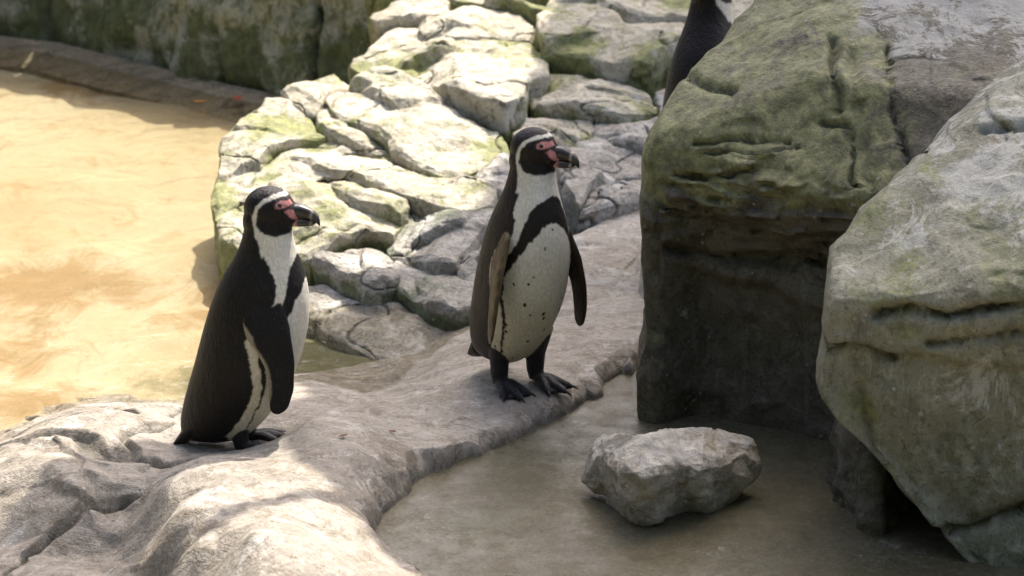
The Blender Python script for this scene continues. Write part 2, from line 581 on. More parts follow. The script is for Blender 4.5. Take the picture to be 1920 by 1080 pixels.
attr(me, 'moss', np.clip(1.3 * sstep(-0.80, -0.58, p2[:, 0]) * sstep(7.2, 6.9, p2[:, 1]) + 0.9 * np.exp(-((p2[:, 0] + 0.80) ** 2 + (p2[:, 1] - 6.15) ** 2) / 0.03), 0, 1))
tag(obj('pool_bed', me, M['bed']), kind='structure')
n = 60
gx, gy = np.meshgrid(np.linspace(-5.45, 1.55, n), np.linspace(3.65, 10.5, n))
me = mesh_of('water', np.column_stack([gx.ravel(), gy.ravel(), np.full(gx.size, WATER_Z)]),
             [(r * n + c, r * n + c + 1, (r + 1) * n + c + 1, (r + 1) * n + c) for r in range(n - 1) for c in range(n - 1)])
tag(obj('water', me, M['water']), kind='structure')

# ------------------------------------------------------------------ setting: rock ledge (height field from levels read along the bank)
LEDGE = [
 # round the right penguin
 (955, 752, 0), (1035, 742, 0), (1000, 715, 0), (930, 700, 0), (1075, 752, -0.012), (900, 760, 0), (830, 780, -0.005), (1100, 690, 0.0),
 (1150, 650, 0.005), (1190, 625, 0.0), (1100, 630, 0.0), (1000, 650, -0.01), (1240, 600, 0.0), (900, 690, -0.02), (960, 640, -0.03),
 # lip just above the floor
 (1175, 690, -0.012), (1130, 722, -0.014), (1072, 760, -0.016), (1015, 790, -0.015), (940, 825, -0.012), (860, 848, -0.005), (775, 872, 0.0), (728, 920, 0.0),
 # pool side
 (870, 612, -0.14), (805, 660, -0.14), (745, 715, -0.14), (700, 738, -0.13), (900, 640, -0.06), (830, 690, -0.05), (780, 735, -0.05),
 (640, 725, -0.15), (560, 705, -0.16), (600, 735, -0.055), (660, 752, -0.06), (540, 730, -0.06),
 (860, 560, -0.3), (760, 640, -0.3), (650, 690, -0.3), (960, 560, -0.2),
 # behind and round the left penguin
 (450, 836, -0.02), (380, 836, -0.02), (500, 826, -0.02), (340, 790, -0.02), (250, 788, -0.01), (170, 790, 0.0), (110, 800, -0.01), (40, 830, -0.06),
 (420, 770, -0.03), (500, 760, -0.05), (340, 765, -0.1), (200, 755, -0.14), (90, 770, -0.16), (0, 815, -0.16), (430, 730, -0.2),
 (200, 700, -0.35), (0, 760, -0.35), (350, 700, -0.35), (-150, 850, -0.3), (-150, 950, -0.1),
 # shaded strata on the left
 (90, 860, -0.01), (200, 850, -0.012), (300, 850, -0.02), (40, 920, -0.03), (150, 930, -0.02), (250, 900, -0.03), (100, 1000, -0.08), (200, 1010, -0.08),
 (40, 1000, -0.09), (100, 1070, -0.06), (200, 1090, -0.06), (0, 1060, -0.12), (-150, 1050, -0.15), (230, 960, -0.05),
 # hump in the foreground
 (290, 935, 0.015), (340, 880, 0.025), (420, 855, 0.028), (500, 862, 0.025), (545, 840, 0.03), (560, 800, 0.028), (620, 785, 0.03), (700, 795, 0.018), (740, 830, 0.015),
 (660, 850, 0.04), (720, 900, 0.01), (600, 900, 0.045), (500, 930, 0.05), (400, 960, 0.05), (320, 980, 0.03), (270, 1000, -0.03), (250, 1060, -0.06),
 (360, 1040, 0.03), (450, 1020, 0.06), (560, 1000, 0.055), (660, 980, 0.03), (700, 1020, 0.0), (620, 1060, 0.05), (750, 1060, -0.01), (500, 1090, 0.06), (380, 1090, 0.0),
 (700, 1110, 0.02), (820, 1110, -0.02), (300, 1120, -0.08), (600, 1200, 0.0), (300, 1250, -0.1), (900, 1250, -0.06), (0, 1250, -0.15),
]
LP = np.array([tuple(P(a, b, z * 1.6 if z > 0.006 else z)) for a, b, z in LEDGE])
FOOT = [(1330, 610), (1215, 676), (1195, 690), (1150, 724), (1092, 768), (1040, 800), (1010, 812), (960, 838), (905, 862), (870, 872), (790, 905), (752, 940), (735, 970), (722, 1005), (742, 1026),
        (790, 1046), (860, 1085), (960, 1130), (1100, 1200), (1300, 1330)]
FW = np.array([tuple(P(a, b, FLOOR_Z))[:2] for a, b in FOOT])
FPOLY = np.vstack([FW, [(3.0, 3.2), (3.0, 7.0), (0.9, 6.6)]])
def foot_dist(xy):
    d = np.full(len(xy), 1e9)
    for a, b in zip(FW[:-1], FW[1:]):
        ab = b - a
        t = np.clip(((xy - a) @ ab) / (ab @ ab), 0, 1)
        d = np.minimum(d, np.linalg.norm(xy - (a + t[:, None] * ab), axis=1))
    return np.where(inpoly(xy[:, 0], xy[:, 1], FPOLY), -d, d)      # positive on the ledge
def rbf_fit(X, z, lam=2e-3):
    d = np.linalg.norm(X[:, None] - X[None], axis=2)
    A = -np.sqrt(d * d + 0.0036) + np.eye(len(X)) * lam
    Q = np.column_stack([np.ones(len(X)), X])
    K = np.block([[A, Q], [Q.T, np.zeros((3, 3))]])
    return np.linalg.solve(K, np.concatenate([z, np.zeros(3)]))
_lw = rbf_fit(LP[:, :2], LP[:, 2])
def ledge_base(xy):
    out = np.empty(len(xy))
    for s in range(0, len(xy), 20000):
        q = xy[s:s + 20000]
        d = np.linalg.norm(q[:, None] - LP[None, :, :2], axis=2)
        out[s:s + 20000] = -np.sqrt(d * d + 0.0036) @ _lw[:len(LP)] + _lw[len(LP)] + q @ _lw[len(LP) + 1:]
    return out
def ledge_height(xy):
    xy = np.asarray(xy, float)
    z = ledge_base(xy)
    p = np.column_stack([xy, np.zeros(len(xy))])
    left = sstep(-0.55, -0.85, xy[:, 0])
    q = p @ np.array([[0.9, 0.45, 0], [-0.45, 0.9, 0], [0, 0, 1]]) * (1.0, 2.4, 1)
    w = p + 0.05 * np.column_stack([fbm(p + k, 4, 3) for k in (2, 11, 23)])
    qw = w @ np.array([[0.9, 0.45, 0], [-0.45, 0.9, 0], [0, 0, 1]]) * (1.0, 2.2, 1)
    rough = 0.12 + 1.1 * left
    z = z + 0.010 * fbm(w, 3.2, 3) + rough * (0.012 * (np.abs(fbm(qw, 3.2, 2)) * -2 + 0.6) + 0.012 * np.floor(1.6 * fbm(qw + 7, 2.2, 1) + 0.5) / 1.6)
    z = z + 0.006 * ridged(w + 5, 6, 3, 0.5) - 0.003 + 0.003 * fbm(p, 15, 4, 0.55) + 0.0010 * fbm(p, 70, 3, 0.6)
    z = z - 0.020 * np.exp(-(fbm(qw + 4, 1.9, 2) / 0.04) ** 2) * (0.12 + left)
    fd = foot_dist(xy) + 0.016 * fbm(p, 8, 4, 0.6) + 0.035 * np.floor(2.0 * fbm(p + 9, 3.6, 3)) / 2.0 + 0.006 * fbm(p + 2, 30, 3)
    t = np.clip((fd + 0.004) / (0.026 + 0.03 * (0.5 + fbm(p + 30, 5, 2))).clip(0.012, 0.06), 0, 1)
    z = np.where(fd < 0.07, (FLOOR_Z - 0.03) + (z - FLOOR_Z + 0.03) * np.sqrt(t * (2 - t)), z)
    z = np.where(fd < -0.004, FLOOR_Z - 0.03 - 0.6 * np.minimum(-fd, 0.3), z)
    # keep the standing places level
    for (px, py, zz, r) in ((975, 735, 0.0, 0.11), (450, 836, -0.02, 0.10)):
        c = P(px, py, zz)
        w = np.exp(-((xy[:, 0] - c.x) ** 2 + (xy[:, 1] - c.y) ** 2) / r ** 2)
        z = z * (1 - 0.8 * w) + (zz + 0.002 * fbm(p, 20, 3)) * 0.8 * w
    return z
NX, NYY = 400, 390
gx, gy = np.meshgrid(np.linspace(-1.75, 0.85, NX), np.linspace(4.05, 6.75, NYY))
xy = np.column_stack([gx.ravel(), gy.ravel()])
lz = np.maximum(ledge_height(xy), -0.5)
v = np.column_stack([xy, lz])
f = [(r * NX + c, r * NX + c + 1, (r + 1) * NX + c + 1, (r + 1) * NX + c) for r in range(NYY - 1) for c in range(NX - 1)]
edge = [c for c in range(NX)] + [r * NX + NX - 1 for r in range(1, NYY)] + [(NYY - 1) * NX + c for c in range(NX - 2, -1, -1)] + [r * NX for r in range(NYY - 2, 0, -1)]
k0 = len(v)
v = np.vstack([v, np.column_stack([v[edge, :2], np.full(len(edge), -0.6)])])
ne = len(edge)
f += [(edge[i], k0 + i, k0 + (i + 1) % ne, edge[(i + 1) % ne]) for i in range(ne)]
me = facet(mesh_of('rock_ledge', v, f), 11000, 2)
v = verts_of(me)
set_verts(me, v + np.column_stack([np.zeros((len(v), 2)), 0.0016 * fbm(v, 26, 4, 0.6)]))
v = verts_of(me)
zz = v[:, 2]
attr(me, 'moss', 0.7 * np.exp(-((zz + 0.125) / 0.03) ** 2))
attr(me, 'white', 0.12 * sstep(0.0, 0.06, zz))
_qw = np.column_stack([v[:, :2], np.zeros(len(v))])
_w = _qw + 0.05 * np.column_stack([fbm(_qw + k, 4, 3) for k in (2, 11, 23)])
_w = _w @ np.array([[0.9, 0.45, 0], [-0.45, 0.9, 0], [0, 0, 1]]) * (1.0, 2.2, 1)
attr(me, 'crack', 0.8 * np.exp(-(fbm(_w + 4, 1.9, 2) / 0.03) ** 2) * sstep(-0.5, -0.8, v[:, 0]) + 0.6 * np.exp(-((zz - FLOOR_Z - 0.004) / 0.009) ** 2) * (np.abs(foot_dist(v[:, :2])) < 0.06))
ledge_me = me
tag(obj('rock_ledge', me, M['ledge']), kind='structure')

# ------------------------------------------------------------------ setting: wet concrete floor of the channel
nx, ny = 170, 190
gx, gy = np.meshgrid(np.linspace(-0.75, 2.3, nx), np.linspace(3.9, 6.3, ny))
p3 = np.column_stack([gx.ravel(), gy.ravel(), np.zeros(gx.size)])
v = p3.copy()
v[:, 2] = FLOOR_Z + 0.006 * fbm(p3, 2.2, 4) + 0.002 * fbm(p3, 14, 3)
f = [(r * nx + c, r * nx + c + 1, (r + 1) * nx + c + 1, (r + 1) * nx + c) for r in range(ny - 1) for c in range(nx - 1)]
# only where the channel is: cut away what lies inside the ledge
keep = foot_dist(p3[:, :2]) < 0.10
f = [q for q in f if all(keep[i] for i in q)]
me = mesh_of('concrete_floor', v, f)
tag(obj('concrete_floor', me, M['floor']), kind='structure')

# ------------------------------------------------------------------ boulders: smooth intersections of planes, then weathered
ICO = {}
def ico(sub):
    if sub not in ICO:
        bm = bmesh.new()
        bmesh.ops.create_icosphere(bm, subdivisions=sub, radius=1)
        v = np.array([x.co[:] for x in bm.verts])
        f = [tuple(q.index for q in p.verts) for p in bm.faces]
        bm.free()
        ICO[sub] = (v / np.linalg.norm(v, axis=1)[:, None], f)
    return ICO[sub]
def boulder_mesh(name, centre, planes, k=28, sub=7):
    d, f = ico(sub)
    N = np.array([p[0] for p in planes], float)
    N /= np.linalg.norm(N, axis=1)[:, None]
    D = np.array([n @ np.array(p[1], float) for n, p in zip(N, planes)])
    c = np.array(centre, float)
    lo, hi = np.zeros(len(d)), np.full(len(d), 4.0)
    for _ in range(26):
        m = (lo + hi) / 2
        s = ((c + d * m[:, None]) @ N.T) - D
        mx = s.max(1)
        val = mx + np.log(np.exp(k * (s - mx[:, None])).sum(1)) / k
        hi = np.where(val > 0, m, hi)
        lo = np.where(val > 0, lo, m)
    return mesh_of(name, c + d * lo[:, None], f)
def cast_poly(bvh, pts, every=14):
    out = []
    for (a, b) in zip(pts[:-1], pts[1:]):
        n = max(1, int(math.hypot(b[0] - a[0], b[1] - a[1]) / every))
        for i in range(n):
            t = i / n
            h = bvh.ray_cast(CAM, ray(a[0] + (b[0] - a[0]) * t, a[1] + (b[1] - a[1]) * t).normalized())
            if h[0]: out.append(tuple(h[0]))
    h = bvh.ray_cast(CAM, ray(*pts[-1]).normalized())
    if h[0]: out.append(tuple(h[0]))
    return out
def carve(me, cracks, seed=0):
    """cracks: list of (pixel polyline, half width, depth, dirt)."""
    bvh = bvh_of(me)
    v, nr = verts_of(me), normals_of(me)
    crack = np.zeros(len(v))
    disp = np.zeros(len(v))
    wob = v + 0.008 * np.column_stack([fbm(v + s, 9, 4, 0.55) for s in (0, 31, 57)])
    wmod = 0.7 + 0.6 * (0.5 + 0.5 * fbm(v + seed, 15, 2))
    for pts, w, dep, dirt in cracks:
        pl = cast_poly(bvh, pts)
        if len(pl) < 2: continue
        d = seg_dist(wob, pl)
        ww = 1.1 * w * wmod
        g = np.exp(-(d / ww) ** 2)
        disp = np.maximum(disp, 1.15 * dep * g)
        crack = np.maximum(crack, dirt * np.exp(-(d / (ww * 0.8)) ** 2))
    set_verts(me, v - nr * disp[:, None])
    return np.clip(crack, 0, 1)
def blobs(me, spots):
    """soft patches around points seen at photo pixels: (px, py, radius m, weight)."""
    bvh = bvh_of(me)
    v = verts_of(me)
    out = np.zeros(len(v))
    for px, py, r, w in spots:
        h = bvh.ray_cast(CAM, ray(px, py).normalized())
        if h[0]:
            d = np.linalg.norm(v - np.array(h[0]), axis=1)
            out = np.maximum(out, w * np.exp(-(d / r) ** 2))
    return out

# --- mossy boulder in the middle
me = boulder_mesh('mossy_boulder', (1.0, 5.85, 0.35), [
    ((-1, 0.05, 0.02), (0.303, 5.65, 0.2)),
    ((-0.80, 0.60, 0.02), (0.302, 5.68, 0.2)),
    ((-0.50, -0.86, 0.02), (0.315, 5.57, 0.1)),
    ((-0.33, -0.68, 0.62), (0.50, 5.44, 0.57)),
    ((-0.86, 0.1, 0.50), (0.320, 5.68, 0.62)),
    ((-0.62, 0.05, 0.78), (0.43, 5.76, 0.75)),
    ((-0.40, -0.20, 0.90), (0.58, 5.80, 0.80)),
    ((-0.05, -0.25, 0.97), (0.95, 5.85, 0.88)),
    ((0.0, 1, 0.15), (0.8, 6.30, 0.3)),
    ((1, 0, 0.1), (1.75, 5.8, 0.3)),
    ((0, 0, -1), (0.8, 5.8, -0.3))], k=170)
v, nr = verts_of(me), normals_of(me)
z = v[:, 2]
d = 0.012 * fbm(v, 2.2, 3) + 0.007 * fbm(v + 5, 5.5, 4) + 0.006 * ridged(v + 3, 4.0, 3) + 0.010 * np.floor(2.0 * fbm(v + 21, 2.6, 2)) / 2.0
front = sstep(0.2, 0.7, -nr[:, 1])
# lip above a hollow face
lipz = z + 0.05 * fbm(v * (1, 1, 0.3), 4, 3)
inner = sstep(0.335, 0.40, v[:, 0] + 0.02 * fbm(v + 6, 5, 2)) * sstep(0.05, 0.6, -nr[:, 1])
d -= inner * (0.075 * sstep(0.475, 0.40, lipz) + 0.03 * sstep(0.30, 0.24, lipz + 0.03 * fbm(v, 6, 2)))
# thin broken courses below the brow
band = front * sstep(0.36, 0.43, z) * sstep(0.66, 0.60, z) * sstep(-0.1, 0.25, fbm(v + 2, 3.5, 2) + 0.25)
q = z * 26 + 1.3 * fbm(v * (1, 1, 0.4), 4, 3)
d += band * (0.018 * (q % 1.0) ** 0.6 + 0.014 * np.round(1.2 * fbm(v * (0.6, 0.6, 4), 7, 2)))
d += front * sstep(0.45, 0.38, z) * 0.012 * fbm(v * (1, 1, 0.5), 9, 4)
set_verts(me, v + nr * d[:, None])
me = facet(me, 20000, 2)
v, nr = verts_of(me), normals_of(me)
set_verts(me, v + nr * (0.002 * fbm(v, 24, 4, 0.6))[:, None])
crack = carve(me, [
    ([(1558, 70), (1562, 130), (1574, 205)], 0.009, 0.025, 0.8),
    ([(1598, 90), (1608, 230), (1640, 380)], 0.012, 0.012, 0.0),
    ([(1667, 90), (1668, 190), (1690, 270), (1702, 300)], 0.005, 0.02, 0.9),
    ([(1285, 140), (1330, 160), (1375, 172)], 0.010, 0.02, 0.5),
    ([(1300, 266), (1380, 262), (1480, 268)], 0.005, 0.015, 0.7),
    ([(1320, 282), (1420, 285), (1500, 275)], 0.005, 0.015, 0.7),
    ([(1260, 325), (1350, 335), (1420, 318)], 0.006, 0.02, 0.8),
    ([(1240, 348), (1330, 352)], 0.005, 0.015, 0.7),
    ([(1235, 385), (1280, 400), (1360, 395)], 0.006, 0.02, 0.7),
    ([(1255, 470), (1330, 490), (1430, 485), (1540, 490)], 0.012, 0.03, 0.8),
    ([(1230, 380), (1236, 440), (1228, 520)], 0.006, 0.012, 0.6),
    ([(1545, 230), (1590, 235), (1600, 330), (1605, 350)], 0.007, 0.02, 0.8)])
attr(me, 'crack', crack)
v = verts_of(me)  # real moss and lime, spread over the dark rock so the top looks lit
attr(me, 'moss', np.clip(0.95 * sstep(0.44 + 0.05 * fbm(v, 5, 3), 0.56, v[:, 2]) * (0.25 + 0.75 * sstep(0.92, 0.72, v[:, 0] + 0.08 * fbm(v + 3, 4, 3))) + blobs(me, [(1300, 150, .12, .8), (1270, 240, .1, .9), (1400, 120, .2, .5),
     (1550, 170, .08, .8), (1640, 110, .05, .9), (1480, 250, .08, .5), (1260, 420, .06, .5), (1225, 620, .06, .6), (1500, 60, .15, .5)]), 0, 1))
attr(me, 'white', np.clip(0.9 * sstep(0.76, 0.86, v[:, 2]) * sstep(0.62, 0.78, v[:, 0]) + blobs(me, [(1280, 590, .02, .7), (1440, 690, .025, .6), (1325, 660, .03, .5), (1300, 200, .05, .6), (1540, 100, .04, .7)]), 0, 1))
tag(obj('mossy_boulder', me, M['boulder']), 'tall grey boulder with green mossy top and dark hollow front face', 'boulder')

# --- nearer boulder at the right edge
me = boulder_mesh('overhanging_boulder', (1.2, 5.15, 0.35), [
    ((-1, 0.08, 0.04), (0.635, 4.95, 0.40)),
    ((-0.78, 0.62, 0.05), (0.635, 5.02, 0.40)),
    ((-0.70, 0.25, 0.66), (0.67, 5.00, 0.58)),
    ((-0.50, 0.10, 0.86), (0.80, 5.08, 0.69)),
    ((-0.25, -0.42, 0.87), (0.85, 4.95, 0.62)),
    ((-0.28, -0.95, 0.06), (0.80, 4.77, 0.40)),
    ((-0.20, -0.97, -0.05), (0.95, 4.74, 0.2)),
    ((-0.72, -0.12, -0.62), (0.715, 4.9, 0.17)),
    ((-0.15, -0.3, 0.95), (1.15, 5.3, 0.84)),
    ((-.2, 1, 0.2), (1.0, 5.6, 0.4)),
    ((1, 0, 0.1), (1.65, 5.2, 0.3)),
    ((0, 0, -1), (1, 5, -0.35))], k=170)
v, nr = verts_of(me), normals_of(me)
d = 0.012 * fbm(v + 40, 2.2, 3) + 0.008 * fbm(v + 45, 6, 4) + 0.005 * ridged(v + 43, 4, 3) + 0.010 * np.floor(2.0 * fbm(v + 27, 2.4, 2)) / 2.0 + 0.0018 * fbm(v + 12, 30, 4, 0.6)
fr = sstep(0.3, 0.8, -nr[:, 1])
d += fr * 0.008 * fbm((v + 3) * (1, 1, 0.25), 16, 4, 0.55)
d -= fr * 0.022 * sstep(0.40, 0.37, v[:, 2] + 0.025 * fbm(v, 4, 2))
set_verts(me, v + nr * d[:, None])
me = facet(me, 19000, 2)
v, nr = verts_of(me), normals_of(me)
set_verts(me, v + nr * (0.002 * fbm(v, 24, 4, 0.6))[:, None])
crack = carve(me, [
    ([(1640, 590), (1700, 580), (1770, 592), (1850, 585), (1925, 578)], 0.008, 0.03, 0.95),
    ([(1548, 650), (1600, 655), (1680, 668)], 0.008, 0.03, 0.9),
    ([(1740, 645), (1830, 636), (1925, 630)], 0.006, 0.018, 0.7),
    ([(1765, 1000), (1840, 985), (1925, 950)], 0.012, 0.03, 0.9),
    ([(1610, 730), (1625, 780), (1640, 850)], 0.010, 0.012, 0.5),
    ([(1800, 160), (1770, 230), (1720, 300)], 0.012, 0.02, 0.6),
    ([(1840, 245), (1925, 235)], 0.01, 0.02, 0.6)])
attr(me, 'crack', crack)
v = verts_of(me)
attr(me, 'moss', np.clip(blobs(me, [(1700, 540, .12, .7), (1760, 590, .05, .9), (1620, 560, .06, .6), (1880, 540, .1, .6), (1610, 770, .05, .9), (1650, 420, .15, .45),
     (1860, 400, .2, .35), (1580, 600, .05, .5), (1750, 330, .1, .5), (1680, 880, .06, .6)]), 0, 1))
attr(me, 'white', np.clip(0.5 * sstep(0.6, 0.75, v[:, 2]) + blobs(me, [(1720, 520, .025, .8), (1830, 350, .1, .7), (1900, 440, .06, .5), (1830, 760, .12, .5), (1740, 420, .1, .5)]), 0, 1))
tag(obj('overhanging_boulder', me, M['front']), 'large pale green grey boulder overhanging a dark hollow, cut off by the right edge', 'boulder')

# --- small rock in the hollow beneath it
c0 = P(1690, 1000, FLOOR_Z)
me = boulder_mesh('hollow_rock', (P(1648, 1000, 0.0).x + 0.005, c0.y + 0.10, 0.02), [
    ((-1, -0.1, 0.10), (P(1630, 1000, 0.0).x, c0.y, 0.0)),
    ((-0.2, -1, 0.15), (c0.x, c0.y - 0.02, 0.0)),
    ((-0.4, -0.3, 0.8), (P(1640, 870, 0.1).x, c0.y, 0.115)),
    ((1, -0.3, 0.25), (P(1668, 1000, 0.0).x, c0.y, 0.02)),
    ((0, 0.2, 1), (c0.x, c0.y, 0.17)),
    ((0, 1, 0), (c0.x, c0.y + 0.32, 0)), ((0, 0, -1), (c0.x, c0.y, -0.12))], k=80, sub=6)
v, nr = verts_of(me), normals_of(me)
set_verts(me, v + nr * (0.015 * fbm(v, 9, 4) + 0.01 * ridged(v * (1, 1, 0.4), 12, 3))[:, None])
for a in ('crack', 'moss', 'white'): attr(me, a, np.zeros(len(v)))
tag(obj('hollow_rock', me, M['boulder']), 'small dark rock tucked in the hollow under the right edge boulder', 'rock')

# ------------------------------------------------------------------ loose pale stone on the floor
ST = [(1094, 875), (1098, 856), (1108, 835), (1132, 812), (1156, 812), (1195, 817), (1214, 812), (1250, 804), (1267, 800), (1291, 804), (1320, 804), (1342, 815),
      (1373, 814), (1407, 821), (1421, 847), (1433, 873), (1426, 888), (1416, 897), (1397, 904), (1385, 924), (1358, 945), (1332, 962), (1315, 963), (1289, 956),
      (1260, 962), (1238, 979), (1207, 985), (1175, 974), (1156, 960), (1139, 948), (1135, 936), (1132, 924), (1113, 912), (1096, 902)]
def loose_stone():
    dist0 = (P(1207, 985, FLOOR_Z + 0.002) - CAM).length + 0.02
    loop = resample(ST, 220)
    dmin = (P(1207, 985, FLOOR_Z) - CAM).length
    top = np.array([p for p in ST[0:16]]); bot = np.array([ST[0]] + ST[:14:-1])
    us = np.linspace(1094, 1433, 120)
    ti, bi = top[np.argsort(top[:, 0])], bot[np.argsort(bot[:, 0])]
    vt = lambda u: np.interp(u, ti[:, 0], ti[:, 1])
    vb = lambda u: np.interp(u, bi[:, 0], bi[:, 1])
    c = np.array([1262, 888.0])
    K = 46
    MM = 0.001127
    ug = np.linspace(1090, 1437, 60)
    dg = np.array([min((P(u, float(vb(u)), FLOOR_Z) - CAM).length, dmin + 0.13) for u in ug])
    dg = np.convolve(np.pad(dg, 4, mode='edge'), np.ones(9) / 9, 'valid')
    sheets = []
    for side in (1, -1):
        rings = []
        for r in range(K):
            s = 1 - (r / K) ** 1.4
            q = c + (loop - c) * s
            a = np.maximum(q[:, 1] - vt(q[:, 0]), 0) * MM
            b = np.maximum(vb(q[:, 0]) - q[:, 1], 0) * MM
            l = np.maximum(q[:, 0] - 1094, 0) * MM
            rr = np.maximum(1433 - q[:, 0], 0) * MM
            if side == 1:
                k = 46.0
                st = np.stack([a * 1.7 + 0.012, b * 1.25 + 0.010, l * 2.4 + 0.01, rr * 1.3 + 0.01, np.full(len(a), 0.185)], 1)
                mn = st.min(1)
                dd = mn - np.log(np.exp(-k * (st - mn[:, None])).sum(1)) / k
                e = np.minimum((1 - s) / 0.12, 1)
                dd = dd * np.sqrt(e * (2 - e)) if r else dd * 0
            else:
                dd = -0.06 * np.sqrt(max(0, 1 - s ** 2)) * np.minimum(1, b / 0.05 + 0.1)
            pts = []
            for (x, y), t in zip(q, dd):
                w = ray(x, y)
                pts.append(CAM + w.normalized() * (float(np.interp(x, ug, dg)) + 0.01 - t))
            rings.append(np.array([tuple(p) for p in pts]))
        sheets.append(rings)
    rings = sheets[1][::-1] + sheets[0][1:]
    v, f = loft(rings)
    me = mesh_of('loose_stone', v, f)
    fix_normals(me)
    me = voxel(me, 0.0032, 1)
    v, nr = verts_of(me), normals_of(me)
    set_verts(me, v + nr * (0.010 * fbm(v + 4, 8, 3) + 0.005 * ridged(v, 10, 2))[:, None])
    me = facet(me, 300, 3)
    v, nr = verts_of(me), normals_of(me)
    # chipped facets and pits
    cell = np.column_stack([fbm(v + s, 9, 2) for s in (0, 20, 40)])
    d = 0.0035 * fbm(v, 24, 4, 0.6) + 0.0015 * fbm(v, 80, 3, 0.6)
    c2 = PY(1352, 905, 4.93)
    pit = np.exp(-(np.linalg.norm((v - np.array(c2)) * (1, 0.6, 0.75), axis=1) / 0.035) ** 2)
    d -= 0.03 * pit
    set_verts(me, v + nr * d[:, None])
    v = verts_of(me)
    low = v[:, 2].min()
    v[:, 2] += FLOOR_Z - 0.014 - low
    set_verts(me, v)
    attr(me, 'crack', 0.5 * sstep(0.55, 0.9, ridged(v + 6, 13, 2)) * 0.6)
    attr(me, 'moss', np.zeros(len(v)))
    attr(me, 'white', 0.5 * sstep(0.3, 0.8, normals_of(me)[:, 2]))
    return obj('loose_stone', me, M['stone'])
tag(loose_stone(), 'pale rough loose stone lying on the wet concrete floor', 'stone')

